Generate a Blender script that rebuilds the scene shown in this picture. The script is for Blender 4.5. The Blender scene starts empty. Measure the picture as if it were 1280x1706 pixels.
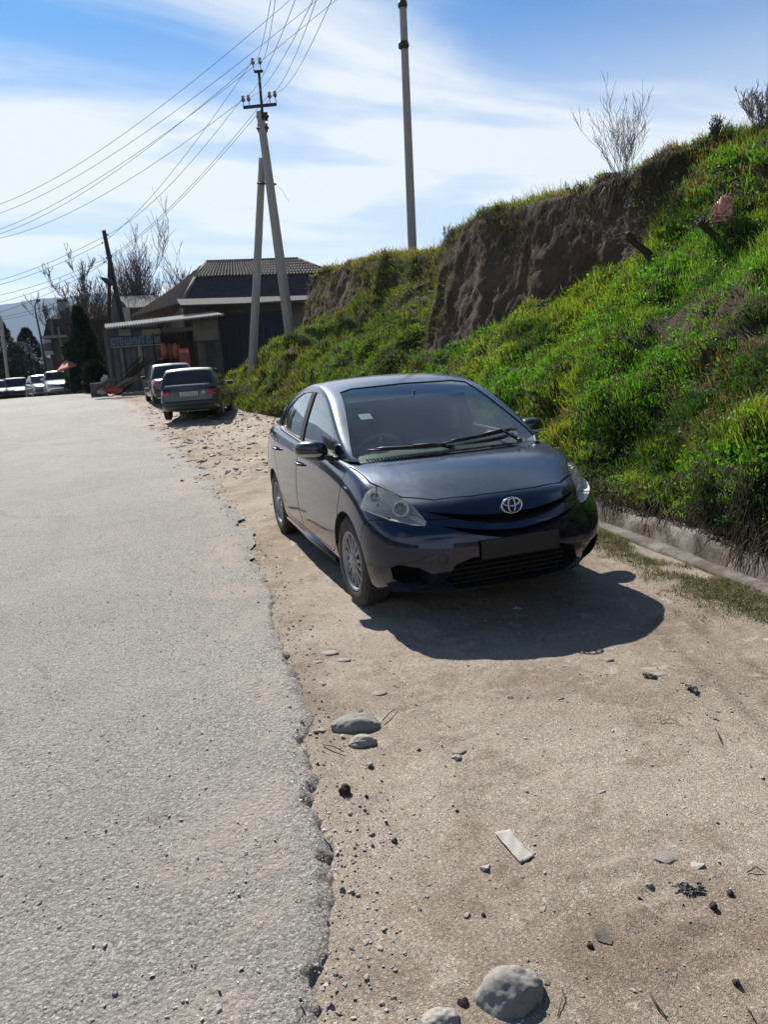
import bpy, bmesh, math, random
import numpy as np
from mathutils import Vector, Matrix
from mathutils.bvhtree import BVHTree
PI = math.pi; R_ = math.radians
random.seed(7)
S = bpy.context.scene
C = S.collection

# ---------------------------------------------------------------- camera
CAM = np.array([4.8465, -2.1458, 1.6456]); YAW, PITCH, ROLL, FPX = 2.826745, -0.201395, -0.073896, 1281.0
Fw = np.array([math.cos(PITCH)*math.cos(YAW), math.cos(PITCH)*math.sin(YAW), math.sin(PITCH)])
_R0 = np.array([math.sin(YAW), -math.cos(YAW), 0.0]); _U0 = np.cross(_R0, Fw)
Rt = math.cos(ROLL)*_R0 + math.sin(ROLL)*_U0
Up = -math.sin(ROLL)*_R0 + math.cos(ROLL)*_U0
cam = bpy.data.cameras.new('camera'); co = bpy.data.objects.new('camera', cam); C.objects.link(co)
co.matrix_world = Matrix(((Rt[0], Up[0], -Fw[0], CAM[0]), (Rt[1], Up[1], -Fw[1], CAM[1]), (Rt[2], Up[2], -Fw[2], CAM[2]), (0, 0, 0, 1)))
cam.sensor_fit = 'VERTICAL'; cam.sensor_height = 24.0; cam.lens = FPX/1706*24.0
cam.clip_start = 0.05; cam.clip_end = 20000
S.camera = co
S.render.resolution_x = 769; S.render.resolution_y = 1024

# ---------------------------------------------------------------- light
SKX, SKY_ = 9.2, 0.4
SUN_EL, SHADOW_AZ = R_(45), R_(6)          # shadows run along +x, a little towards +y
sd = bpy.data.lights.new('sun', 'SUN'); sd.energy = 5.0; sd.angle = R_(0.55); sd.color = (1.0, 0.945, 0.87)
so = bpy.data.objects.new('sun', sd); C.objects.link(so)
_dir = Vector((math.cos(SHADOW_AZ)*math.cos(SUN_EL), math.sin(SHADOW_AZ)*math.cos(SUN_EL), -math.sin(SUN_EL)))
so.rotation_euler = _dir.to_track_quat('-Z', 'Y').to_euler()
so.location = (-20, -2, 25)
W = bpy.data.worlds.new('World'); S.world = W; W.use_nodes = True
wn, wl = W.node_tree.nodes, W.node_tree.links
for n in list(wn): wn.remove(n)
def wnode(t, **k):
    n = wn.new(t)
    for a, b in k.items(): setattr(n, a, b)
    return n
sky = wnode('ShaderNodeTexSky', sky_type='NISHITA'); sky.sun_disc = False
sky.sun_elevation = SUN_EL; sky.altitude = 900; sky.air_density = 1.0; sky.dust_density = 1.2; sky.ozone_density = 3.0
_sx, _sy = -_dir.x, -_dir.y
sky.sun_rotation = math.atan2(_sx, _sy)
tc = wnode('ShaderNodeTexCoord'); sep = wnode('ShaderNodeSeparateXYZ'); wl.new(tc.outputs['Generated'], sep.inputs[0])
def wmath(op, a, b=None, clamp=False):
    n = wnode('ShaderNodeMath', operation=op, use_clamp=clamp)
    for i, v in enumerate((a, b)):
        if v is None: continue
        if isinstance(v, (int, float)): n.inputs[i].default_value = v
        else: wl.new(v, n.inputs[i])
    return n.outputs[0]
# high thin cloud: the view direction is laid on a flat layer far above, so that the streaks crowd together towards the horizon
zc = wmath('ADD', wmath('MAXIMUM', sep.outputs['Z'], 0.0), 0.16)
comb = wnode('ShaderNodeCombineXYZ')
wl.new(wmath('DIVIDE', sep.outputs['X'], zc), comb.inputs[0]); wl.new(wmath('DIVIDE', sep.outputs['Y'], zc), comb.inputs[1])
mp = wnode('ShaderNodeMapping'); wl.new(comb.outputs[0], mp.inputs[0])
mp.inputs['Rotation'].default_value = (0, 0, 0); mp.inputs['Scale'].default_value = (1.5, 0.5, 1); mp.inputs['Location'].default_value = (SKX, SKY_, 0)
hue = wnode('ShaderNodeMix', data_type='RGBA', blend_type='MULTIPLY'); hue.inputs['Factor'].default_value = 1; wl.new(sky.outputs[0], hue.inputs['A']); hue.inputs['B'].default_value = (.20, .62, .97, 1)
n1 = wnode('ShaderNodeTexNoise'); n1.inputs['Scale'].default_value = 1.0; n1.inputs['Detail'].default_value = 8; n1.inputs['Roughness'].default_value = 0.5; n1.inputs['Distortion'].default_value = 0.6
wl.new(mp.outputs[0], n1.inputs['Vector'])
rmp = wnode('ShaderNodeValToRGB'); rmp.color_ramp.interpolation = 'EASE'
rmp.color_ramp.elements[0].position = 0.46; rmp.color_ramp.elements[1].position = 0.66
wl.new(n1.outputs['Fac'], rmp.inputs[0])
low = wnode('ShaderNodeMapRange'); low.interpolation_type = 'SMOOTHSTEP'     # a veil that thickens towards the horizon
low.inputs['From Min'].default_value = 0.38; low.inputs['From Max'].default_value = 0.20; low.inputs['To Min'].default_value = 0.0; low.inputs['To Max'].default_value = 0.62
wl.new(sep.outputs['Z'], low.inputs['Value'])
cl = wmath('ADD', wmath('MULTIPLY', rmp.outputs['Color'], 1.0), low.outputs[0], clamp=True)
hi = wnode('ShaderNodeMapRange'); hi.inputs['From Min'].default_value = 0.45; hi.inputs['From Max'].default_value = 0.75; hi.inputs['To Min'].default_value = 0.95; hi.inputs['To Max'].default_value = 0.25; wl.new(sep.outputs['Z'], hi.inputs['Value'])
cl = wmath('MULTIPLY', cl, hi.outputs[0])     # the zenith is clearer than the lower sky
mixc = wnode('ShaderNodeMix', data_type='RGBA'); wl.new(cl, mixc.inputs['Factor']); wl.new(hue.outputs['Result'], mixc.inputs['A'])
mixc.inputs['B'].default_value = (7.9, 8.3, 8.5, 1)
bg = wnode('ShaderNodeBackground'); bg.inputs['Strength'].default_value = 0.055; wl.new(mixc.outputs['Result'], bg.inputs[0])
wo = wnode('ShaderNodeOutputWorld'); wl.new(bg.outputs[0], wo.inputs[0])
S.view_settings.view_transform = 'Standard'; S.view_settings.look = 'None'; S.view_settings.exposure = 1.0; S.view_settings.gamma = 1
S.render.engine = 'CYCLES'
S.cycles.max_bounces = 8; S.cycles.transparent_max_bounces = 24; S.cycles.use_denoising = True
S.cycles.caustics_reflective = False; S.cycles.caustics_refractive = False; S.cycles.sample_clamp_indirect = 6

# ---------------------------------------------------------------- numbers
def at(u, v, D):
    """world point that lies D metres away (along the ground) from where the photographer stands, in the direction (u, v)"""
    d = Fw + (u-640)/FPX*Rt - (v-853)/FPX*Up
    return Vector(CAM + d*D/math.hypot(d[0], d[1]))
def _hash(ix, iy, iz, seed):
    h = (ix.astype(np.int64)*374761393 + iy.astype(np.int64)*668265263 + iz.astype(np.int64)*2147483647 + seed*1274126177) & 0xffffffff
    h = ((h ^ (h >> 13))*1274126177) & 0xffffffff
    h = ((h ^ (h >> 16))*2246822519) & 0xffffffff
    return ((h ^ (h >> 15)) & 0xffffff)/float(0xffffff)
def vnoise(x, y, z=None, seed=0):
    x = np.asarray(x, float); y = np.asarray(y, float); z = np.zeros_like(x) if z is None else np.asarray(z, float)
    x, y, z = np.broadcast_arrays(x, y, z)
    ix, iy, iz = np.floor(x), np.floor(y), np.floor(z); fx, fy, fz = x-ix, y-iy, z-iz
    fx, fy, fz = [f*f*f*(f*(f*6-15)+10) for f in (fx, fy, fz)]
    r = 0
    for a in (0, 1):
        for b in (0, 1):
            for c in (0, 1):
                r = r + _hash(ix+a, iy+b, iz+c, seed)*(fx if a else 1-fx)*(fy if b else 1-fy)*(fz if c else 1-fz)
    return r*2-1
def fbm(x, y, z=None, o=4, seed=0, g=0.5, l=2.03):
    a, s, t = 1.0, 0.0, 0.0
    x = np.asarray(x, float); y = np.asarray(y, float); z = np.zeros_like(x) if z is None else np.asarray(z, float)
    for i in range(o):
        s = s + a*vnoise(x, y, z, seed+i*17); t += a; a *= g; x, y, z = x*l+3.1, y*l+1.7, z*l+5.3
    return s/t
def sstep(a, b, x):
    t = np.clip((np.asarray(x, float)-a)/(b-a), 0, 1); return t*t*(3-2*t)

# ---------------------------------------------------------------- meshes
def mesh_np(name, V, Fs, smooth=False):
    """V (n,3); Fs (m,k) one face size, or a list of such arrays"""
    me = bpy.data.meshes.new(name)
    Fs = Fs if isinstance(Fs, list) else [Fs]
    Fs = [np.asarray(f, np.int32) for f in Fs if len(f)]
    V = np.asarray(V, np.float32)
    me.vertices.add(len(V)); me.vertices.foreach_set('co', V.ravel())
    loops = np.concatenate([f.ravel() for f in Fs]); cnt = np.concatenate([np.full(len(f), f.shape[1], np.int32) for f in Fs])
    me.loops.add(len(loops)); me.loops.foreach_set('vertex_index', loops)
    me.polygons.add(len(cnt)); st = np.concatenate([[0], np.cumsum(cnt)[:-1]]).astype(np.int32)
    me.polygons.foreach_set('loop_start', st); me.polygons.foreach_set('loop_total', cnt)
    me.polygons.foreach_set('use_smooth', np.full(len(cnt), smooth))
    me.update(calc_edges=True); me.validate()
    return me
def link(name, me, mat=None, parent=None, loc=None, rot=None):
    o = bpy.data.objects.new(name, me); C.objects.link(o)
    if mat is not None and me is not None:
        me.materials.clear(); me.materials.append(mat)
    if parent is not None: o.parent = parent
    if loc is not None: o.location = loc
    if rot is not None: o.rotation_euler = rot
    return o
def tag(o, label=None, cat=None, group=None, kind=None):
    if label: o['label'] = label
    if cat: o['category'] = cat
    if group: o['group'] = group
    if kind: o['kind'] = kind
    return o
def empty(name, loc=(0, 0, 0), rz=0, label=None, cat=None, group=None):
    o = bpy.data.objects.new(name, None); C.objects.link(o); o.location = loc; o.rotation_euler = (0, 0, rz); o.empty_display_size = .2
    return tag(o, label, cat, group)
def copy_tree(o, parent=None):
    c = o.copy(); C.objects.link(c); c.parent = parent
    for ch in list(o.children): copy_tree(ch, c)
    return c
def grid_faces(nu, nv, flip=False):
    i, j = np.meshgrid(np.arange(nu-1), np.arange(nv-1), indexing='ij')
    a = (i*nv+j).ravel(); f = np.stack([a, a+nv, a+nv+1, a+1], 1)
    return f[:, ::-1] if flip else f
class MB:
    """collects simple solids into one mesh"""
    def __init__(s): s.v = []; s.f = []; s.sm = []
    def add(s, vs, fs, smooth=False):
        o = len(s.v); s.v += [tuple(v) for v in vs]; s.f += [tuple(i+o for i in f) for f in fs]; s.sm += [smooth]*len(fs); return s
    def box(s, c, d, rz=0, M=None, bev=0):
        x, y, z = d[0]/2, d[1]/2, d[2]/2
        vs = [Vector((a*x, b*y, e*z)) for e in (-1, 1) for b in (-1, 1) for a in (-1, 1)]
        Q = M if M is not None else Matrix.Rotation(rz, 3, 'Z')
        vs = [Q @ v + Vector(c) for v in vs]
        return s.add(vs, [(0, 2, 3, 1), (4, 5, 7, 6), (0, 1, 5, 4), (2, 6, 7, 3), (0, 4, 6, 2), (1, 3, 7, 5)])
    def tube(s, pts, r, n=8, cap=True, smooth=True):
        pts = [Vector(p) for p in pts]; rr = r if hasattr(r, '__len__') else [r]*len(pts)
        vs = []; prev = None
        for i, p in enumerate(pts):
            t = (pts[min(i+1, len(pts)-1)]-pts[max(i-1, 0)]).normalized()
            if prev is None:
                a = t.cross(Vector((0, 0, 1)) if abs(t.z) < .9 else Vector((1, 0, 0))).normalized()
            else: a = (prev - t*prev.dot(t)).normalized()
            prev = a; b = t.cross(a)
            vs += [p + (a*math.cos(2*PI*k/n)+b*math.sin(2*PI*k/n))*rr[i] for k in range(n)]
        fs = [(i*n+k, i*n+(k+1) % n, (i+1)*n+(k+1) % n, (i+1)*n+k) for i in range(len(pts)-1) for k in range(n)]
        s.add(vs, fs, smooth)
        if cap:
            o = len(s.v)-len(vs); s.f.append(tuple(o+k for k in range(n))[::-1]); s.f.append(tuple(o+(len(pts)-1)*n+k for k in range(n))); s.sm += [False, False]
        return s
    def lathe(s, prof, n=24, M=None, smooth=True):
        """prof: (r, h) pairs turned about local Z"""
        M = M or Matrix.Identity(4); vs = []
        for r, h in prof: vs += [M @ Vector((r*math.cos(2*PI*k/n), r*math.sin(2*PI*k/n), h)) for k in range(n)]
        fs = [(i*n+k, i*n+(k+1) % n, (i+1)*n+(k+1) % n, (i+1)*n+k) for i in range(len(prof)-1) for k in range(n)]
        return s.add(vs, fs, smooth)
    def prism(s, poly, a, b, axis='y'):
        """2D polygon (in the two other axes) between a and b along axis"""
        def P(p, t): return {'y': (p[0], t, p[1]), 'x': (t, p[0], p[1]), 'z': (p[0], p[1], t)}[axis]
        n = len(poly); vs = [P(p, a) for p in poly]+[P(p, b) for p in poly]
        fs = [tuple(range(n)), tuple(range(2*n-1, n-1, -1))]+[(i, i+n, (i+1) % n+n, (i+1) % n) for i in range(n)]
        return s.add(vs, fs)
    def sheet(s, P, nu, nv, smooth=True):
        return s.add(P, [tuple(f) for f in grid_faces(nu, nv).tolist()], smooth)
    def mesh(s, name='m', fix=True):
        me = bpy.data.meshes.new(name); me.from_pydata(s.v, [], s.f)
        me.polygons.foreach_set('use_smooth', s.sm)
        if fix:
            bm = bmesh.new(); bm.from_mesh(me); bmesh.ops.recalc_face_normals(bm, faces=bm.faces); bm.to_mesh(me); bm.free()
        me.update(); return me
    def build(s, name, mat, parent=None, loc=None, rot=None, fix=True, bev=0, seg=2):
        o = link(name, s.mesh(name, fix), mat, parent, loc, rot)
        if bev: bevel(o, bev, seg)
        return o
def bevel(o, w, seg=2):
    m = o.modifiers.new('bevel', 'BEVEL'); m.width = w; m.segments = seg; m.limit_method = 'ANGLE'; m.angle_limit = R_(35)
    return o
def blob(name, r, seed, mat, loc, rot=(0, 0, 0), parent=None, sub=4, amp=.18, freq=1.4, flat=None, ridged=False):
    """a rounded stone: radii r, worn by noise"""
    bm = bmesh.new(); bmesh.ops.create_icosphere(bm, subdivisions=sub, radius=1)
    V = np.array([v.co[:] for v in bm.verts]); n = fbm(V[:, 0]*freq+seed, V[:, 1]*freq+seed*1.7, V[:, 2]*freq, 4, seed)
    V = V*(1+amp*n)[:, None] if not ridged else V*(1-amp*np.abs(n)*2.4+.25*amp*fbm(V[:, 0]*freq*2.6, V[:, 1]*freq*2.6, V[:, 2]*freq*2.6, 3, seed+3))[:, None]
    if flat is not None: V[:, 2] = np.where(V[:, 2] > flat, flat+(V[:, 2]-flat)*.35, V[:, 2])
    for v, c in zip(bm.verts, V): v.co = Vector((c[0]*r[0], c[1]*r[1], c[2]*r[2]))
    me = bpy.data.meshes.new(name); bm.to_mesh(me); bm.free(); me.polygons.foreach_set('use_smooth', [True]*len(me.polygons))
    return link(name, me, mat, parent, loc, rot)

# ---------------------------------------------------------------- materials
class NT:
    def __init__(s, name):
        s.m = bpy.data.materials.new(name); s.m.use_nodes = True; s.t = s.m.node_tree; s.n = s.t.nodes; s.l = s.t.links
        s.b = s.n['Principled BSDF']; s._co = None
    def co(s):
        if s._co is None: s._co = s.n.new('ShaderNodeTexCoord')
        return s._co.outputs['Object']
    def _set(s, sock, v):
        if v is None: return
        if hasattr(v, 'is_linked') or hasattr(v, 'links'): s.l.new(v, sock)
        elif isinstance(v, (tuple, list)) and len(v) == 3 and sock.type == 'RGBA': sock.default_value = (*v, 1)
        else: sock.default_value = v
    def noise(s, scale, detail=4, rough=.5, dist=0, vec=None, out='Fac', sc3=None):
        n = s.n.new('ShaderNodeTexNoise'); v = vec or s.co()
        if sc3: v = s.map(v, sc3)
        s.l.new(v, n.inputs['Vector'])
        n.inputs['Scale'].default_value = scale; n.inputs['Detail'].default_value = detail; n.inputs['Roughness'].default_value = rough; n.inputs['Distortion'].default_value = dist
        return n.outputs[out]
    def map(s, v, sc=(1, 1, 1), rot=(0, 0, 0), loc=(0, 0, 0)):
        n = s.n.new('ShaderNodeMapping'); s.l.new(v, n.inputs[0]); n.inputs['Scale'].default_value = sc; n.inputs['Rotation'].default_value = rot; n.inputs['Location'].default_value = loc
        return n.outputs[0]
    def voro(s, scale, feature='F1', vec=None, out='Distance', rand=1):
        n = s.n.new('ShaderNodeTexVoronoi'); n.feature = feature; s.l.new(vec or s.co(), n.inputs['Vector']); n.inputs['Scale'].default_value = scale; n.inputs['Randomness'].default_value = rand
        return n.outputs[out]
    def wave(s, scale, vec=None, dirn='X', dist=0, prof='SIN'):
        n = s.n.new('ShaderNodeTexWave'); n.bands_direction = dirn; n.wave_profile = prof; s.l.new(vec or s.co(), n.inputs['Vector'])
        n.inputs['Scale'].default_value = scale; n.inputs['Distortion'].default_value = dist; return n.outputs['Fac']
    def ramp(s, fac, stops, ease=False):
        n = s.n.new('ShaderNodeValToRGB'); s.l.new(fac, n.inputs[0]); e = n.color_ramp.elements
        if ease: n.color_ramp.interpolation = 'EASE'
        while len(e) < len(stops): e.new(.5)
        for el, (p, c) in zip(e, stops):
            el.position = p; el.color = (c, c, c, 1) if isinstance(c, (int, float)) else (*c, 1)
        return n.outputs[0]
    def mix(s, f, a, b, mode='MIX'):
        n = s.n.new('ShaderNodeMix'); n.data_type = 'RGBA'; n.blend_type = mode; n.clamp_factor = True
        s._set(n.inputs['Factor'], f); s._set(n.inputs['A'], a); s._set(n.inputs['B'], b); return n.outputs['Result']
    def math(s, op, a, b=None, clamp=False):
        n = s.n.new('ShaderNodeMath'); n.operation = op; n.use_clamp = clamp; s._set(n.inputs[0], a); s._set(n.inputs[1], b); return n.outputs[0]
    def sep(s, v=None):
        n = s.n.new('ShaderNodeSeparateXYZ'); s.l.new(v or s.co(), n.inputs[0]); return n.outputs
    def bump(s, h, strength=.5, dist=.01, normal=None):
        n = s.n.new('ShaderNodeBump'); s.l.new(h, n.inputs['Height']); n.inputs['Strength'].default_value = strength; n.inputs['Distance'].default_value = dist
        if normal is not None: s.l.new(normal, n.inputs['Normal'])
        s.l.new(n.outputs[0], s.b.inputs['Normal']); return n.outputs[0]
    def attr(s, name, out='Color'):
        n = s.n.new('ShaderNodeAttribute'); n.attribute_name = name; return n.outputs[out]
    def set(s, **k):
        nm = dict(col='Base Color', rough='Roughness', metal='Metallic', spec='Specular IOR Level', coat='Coat Weight', coatr='Coat Roughness', trans='Transmission Weight', ior='IOR', alpha='Alpha', emis='Emission Color', es='Emission Strength', sheen='Sheen Weight', subs='Subsurface Weight')
        for a, v in k.items(): s._set(s.b.inputs[nm[a]], v)
        return s.m
def flatmat(name, col, rough=.6, metal=0, var=.12, scale=6, coat=0, spec=.5, bump=0, coatr=.05):
    """a plain material that still varies a little over the surface"""
    t = NT(name); n = t.noise(scale, 5, .6)
    c = t.mix(n, tuple(x*(1-var) for x in col), tuple(min(1, x*(1+var)) for x in col))
    t.set(col=c, rough=t.math('ADD', t.math('MULTIPLY', t.noise(scale*3, 3), .12), rough-.06), metal=metal, coat=coat, spec=spec, coatr=coatr)
    if bump: t.bump(t.noise(scale*8, 4), .4, bump)
    return t.m
def two_sided_leaf(t, col, trans=.35):
    """diffuse + light coming through the leaf"""
    d = t.n.new('ShaderNodeBsdfDiffuse'); tr = t.n.new('ShaderNodeBsdfTranslucent'); g = t.n.new('ShaderNodeBsdfGlossy'); g.inputs['Roughness'].default_value = .45
    t._set(d.inputs[0], col); t._set(tr.inputs[0], t.mix(1.0, col, (1.35, 1.25, .55), 'MULTIPLY')); g.inputs[0].default_value = (.6, .65, .6, 1)
    m = t.n.new('ShaderNodeMixShader'); m.inputs[0].default_value = trans; t.l.new(d.outputs[0], m.inputs[1]); t.l.new(tr.outputs[0], m.inputs[2])
    m2 = t.n.new('ShaderNodeMixShader'); m2.inputs[0].default_value = .03; t.l.new(m.outputs[0], m2.inputs[1]); t.l.new(g.outputs[0], m2.inputs[2])
    t.l.new(m2.outputs[0], t.n['Material Output'].inputs['Surface']); return t.m
# ================================================================ THE LAY OF THE LAND
_hx = np.array([-6000, -400, -120, -80, -66, -60, -50, -46, -40, -34, -29, -24, -17.5, -12, -8, -4, 6000.])
_hz = np.array([-12, -6, -1.5, -.5, .05, .24, .54, .66, .78, .76, .66, .45, .13, .04, .01, 0, 0.])
def H(x, y=0):
    x = np.asarray(x, float)
    return (np.interp(x-1.5, _hx, _hz)+np.interp(x, _hx, _hz)*2+np.interp(x+1.5, _hx, _hz))/4
_ex = np.array([-400, -90, -70, -50, -40, -33, -28, -24, -17, -8.4, -3, -.38, .39, 1.0, 1.53, 1.9, 2.22, 2.73, 3.17, 3.6, 5, 12, 60.])
_ey = np.array([-70, -17, -12, -6.4, -4.3, -3.0, -2.2, -1.6, -1.2, -1.07, -1.14, -1.33, -1.38, -1.50, -1.53, -1.60, -1.585, -1.68, -1.84, -1.98, -2.0, -2.1, -2.3])
def edge(x): return np.interp(x, _ex, _ey)
_cx = np.array([-40, -20, -5, -.76, .67, 1.23, 4, 12.]); _cy = np.array([2.05, 1.98, 1.78, 1.68, 1.545, 1.50, 1.30, .8])
def curb(x): return np.interp(x, _cx, _cy)
HILL_END = -29.0
def axis_steps(lo, hi, c, smin, k, far):
    a = [c]; 
    while a[-1] < hi: a.append(a[-1]+max(smin, k*abs(a[-1]-far)))
    b = [c]
    while b[-1] > lo: b.append(b[-1]-max(smin, k*abs(b[-1]-far)))
    return np.array(b[:0:-1]+a)

def dirt_relief(X, Y):
    n = fbm(X*.9, Y*.9, o=3, seed=3)*.020 + fbm(X*3.1, Y*3.1, o=3, seed=5)*.014 + fbm(X*11, Y*11, o=4, seed=9, g=.62)*.0085
    n = n + np.maximum(0, fbm(X*24, Y*24, o=3, seed=12)-.12)*.018*(.4+fbm(X*1.3, Y*1.3, o=2, seed=15)).clip(0, 1)
    # lumps pressed up beside a tyre track near the asphalt
    tr_ = np.exp(-((Y+1.02-.06*X)/.10)**2)*sstep(.8, 1.6, X); n = n+tr_*(.006*np.sin(X*62)*(fbm(X*5, Y*5, seed=18)+.6)-.006)
    # wheel ruts that run along the verge
    for yc, w, d in ((-.95, .22, .012), (.55, .25, .012)):
        t = (Y-yc-.12*np.sin(X*.7))/w; n = n-d*np.exp(-t*t)+d*.5*np.exp(-(np.abs(t)-1.6)**2*4)
    far = sstep(-7, -14, X)*sstep(-30, -18, X)          # broken stony verge by the parked cars
    n = n+far*(np.maximum(0, fbm(X*1.6, Y*2.6, o=4, seed=33))*.10)
    return n
def hollow(x, y, cx, cy, r, d, seed=1):
    q = np.hypot(x-cx, y-cy)/r; return -d*np.exp(-q*q)

m = NT('dirt_soil')
big = m.noise(.55, 5, .55); mid = m.noise(3.2, 6, .62, .4); fine = m.noise(38, 5, .7); grit = m.noise(190, 3, .7)
c = m.mix(m.ramp(mid, [(.3, 0), (.72, 1)]), (0.2281, 0.1743, 0.1296), (0.3755, 0.3085, 0.2369))
c = m.mix(m.ramp(big, [(.38, 0), (.62, 1)]), c, (0.4112, 0.3576, 0.2949))
c = m.mix(m.math('MULTIPLY', m.ramp(m.noise(1.7, 7, .75, .3), [(.50, 0), (.62, 1)]), .6), c, (0.1966, 0.1475, 0.1073))
c = m.mix(m.ramp(fine, [(.28, .55), (.5, 0), (.7, 0), (.78, .35)]), c, (0.143, 0.1117, 0.08939))
pal = m.ramp(m.noise(7, 6, .78, .8), [(.57, 0), (.63, .65)]); c = m.mix(pal, c, (0.5005, 0.4469, 0.3755))
c = m.mix(m.math('MULTIPLY', m.ramp(grit, [(.36, 1), (.46, 0)]), .45), c, (0.08045, 0.06704, 0.05362))
c = m.mix(m.math('MULTIPLY', m.ramp(grit, [(.60, 0), (.72, 1)]), .5), c, (0.5899, 0.5362, 0.4647))
m.set(col=c, rough=.95, spec=.15)
h = m.math('ADD', m.math('MULTIPLY', fine, .35), m.math('MULTIPLY', grit, .16)); h = m.math('ADD', h, mid)
h = m.math('ADD', h, m.math('MULTIPLY', m.ramp(m.noise(75, 4, .8, .5), [(.35, 0), (.62, 1)]), .5))
m.bump(h, 1.0, .014)
M_DIRT = m.m

xs = axis_steps(-5200, 60, 2.6, .013, .0085, 4.4); ys = axis_steps(-5000, 5200, -.7, .016, .016, -1.2)
XX, YY = np.meshgrid(xs, ys, indexing='ij')
hill_m = sstep(HILL_END-3, HILL_END, XX)
ZZ = H(XX, YY)+dirt_relief(XX, YY)*np.exp(-np.maximum(0, np.abs(YY)-12)/10)*(1-sstep(1.0, 1.55, YY)*.6)
cy = curb(XX)
chan_m = sstep(-9.6, -9.2, XX); ZZ = ZZ-chan_m*sstep(0.10, .16, YY-cy)*.55-hill_m*sstep(.25, .5, YY-cy)*.35
ZZ = ZZ-sstep(-.25, -.6, YY-edge(XX))*.05*(1-sstep(-11, -14, YY-edge(XX)))-sstep(.0, -.10, YY-edge(XX))*.02*sstep(-3, 0, XX)      # the asphalt lies in its own bed
ZZ = ZZ+hollow(XX, YY, 2.55, .45, .35, .02)+hollow(XX, YY, 1.9, -1.2, .25, .018)
far = np.hypot(XX, YY) > 300
g = mesh_np('ground', np.stack([XX, YY, ZZ], -1).reshape(-1, 3), grid_faces(len(xs), len(ys)), True)
tag(link('ground', g, M_DIRT), kind='structure')

# ---------------------------------------------------------------- asphalt
m = NT('worn_asphalt')
co_ = m.sep()
agg = m.voro(105, vec=m.map(m.co(), (1, 1, 1))); agc = m.voro(105, out='Color'); big = m.noise(.35, 5, .6); mid = m.noise(2.4, 6, .65, .5); gr = m.noise(260, 3, .7)
c = m.mix(m.ramp(mid, [(.3, 0), (.7, 1)]), (0.4078, 0.3885, 0.357), (0.5589, 0.528, 0.4829))
c = m.mix(m.ramp(big, [(.4, 0), (.65, .7)]), c, (0.6305, 0.6084, 0.5719))
sepc = m.n.new('ShaderNodeSeparateColor'); m.l.new(agc, sepc.inputs[0])
c = m.mix(m.math('MULTIPLY', m.ramp(sepc.outputs[0], [(.62, 0), (.9, 1)]), .55), c, (0.8213, 0.792, 0.733))
c = m.mix(m.math('MULTIPLY', m.ramp(sepc.outputs[1], [(.7, 0), (.9, 1)]), .5), c, (0.1963, 0.1833, 0.168))
c = m.mix(m.ramp(m.noise(120, 3, .8), [(.36, .75), (.47, 0)]), c, (0.1221, 0.1166, 0.1085)); c = m.mix(m.ramp(agg, [(.35, 0), (.8, .6)]), c, (0.1963, 0.176, 0.154))
# sand blown over the asphalt, thick beside its broken edge
dist = m.attr('edge_dist', 'Fac')
sand = m.math('ADD', m.noise(1.7, 6, .7, .8), m.math('MULTIPLY', m.math('SUBTRACT', .45, dist), .28))
sand = m.math('ADD', sand, m.math('MULTIPLY', m.math('SUBTRACT', m.noise(30, 3, .6), .5), .22))
sand = m.math('SUBTRACT', sand, m.math('MULTIPLY', m.ramp(dist, [(.03, 1), (.16, 0)]), .16))
sm = m.ramp(sand, [(.53, 0), (.66, .85)])
c = m.mix(sm, c, m.mix(fine_ := m.noise(22, 4, .7), (0.4073, 0.3528, 0.3029), (0.6483, 0.5847, 0.512)))
# hairline cracks
ck = m.voro(.9, 'DISTANCE_TO_EDGE', vec=m.mix(.16, m.co(), m.noise(2.5, 5, .7, out='Color')))
c = m.mix(m.math('MULTIPLY', m.ramp(ck, [(.0, 1), (.012, 0)]), m.ramp(m.noise(.7, 3), [(.55, 0), (.62, .35)])), c, (0.0814, 0.07597, 0.06783))
# dark stains
c = m.mix(m.math('MULTIPLY', m.ramp(m.noise(.8, 4, .6, 1.5), [(.62, 0), (.74, 1)]), .25), c, (0.2417, 0.22, 0.1961))
m.set(col=c, rough=m.mix(sm, (.8, .8, .8), (.95, .95, .95)), spec=.25)
hh = m.math('ADD', m.math('MULTIPLY', m.math('SUBTRACT', 1.0, agg), m.mix(sm, (.55, .55, .55), (.12, .12, .12))), m.math('MULTIPLY', gr, .30))
hh = m.math('ADD', hh, m.math('MULTIPLY', m.noise(34, 6, .8, .6), 1.5)); hh = m.math('ADD', hh, m.math('MULTIPLY', m.ramp(m.noise(120, 3, .8), [(.45, 0), (.6, 1)]), .5))
hh = m.math('ADD', hh, m.math('MULTIPLY', m.voro(48), -1.1)); m.bump(hh, 1.0, .024)
M_ROAD = m.m
def road_top(X, T):
    """asphalt height above H: X along, T distance inward from the edge"""
    th = .010+.034*sstep(-1.6, 1.3, X)*(.55+.6*sstep(-.4, .4, fbm(X*1.1, X*0, o=2, seed=48)))
    n = fbm(X*.8, T*.8, o=3, seed=40)*.02+fbm(X*4.5, T*4.5, o=4, seed=41)*.008+fbm(X*17, T*17, o=3, seed=44)*.006+fbm(X*48, T*48, o=2, seed=46)*.0042*(1+sstep(-.2, .3, fbm(X*.7, T*.9, o=2, seed=47)))
    # ripples and a shallow washed-out band across the near asphalt
    n = n-.018*np.exp(-((X-2.35+.25*T)/.10)**2)*sstep(.2, .6, T)*sstep(1.9, 1.0, T)*(0.6+fbm(X*6, T*6, seed=5))
    crumble = sstep(0, .045+.04*fbm(X*5, X*0+3, seed=8), T)
    return (th+n)*crumble+.004-.03*(1-sstep(-.02, .012, T))*sstep(-2.5, .8, X)
xr = axis_steps(-300, 40, 2.6, .012, .0085, 4.4)
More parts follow.
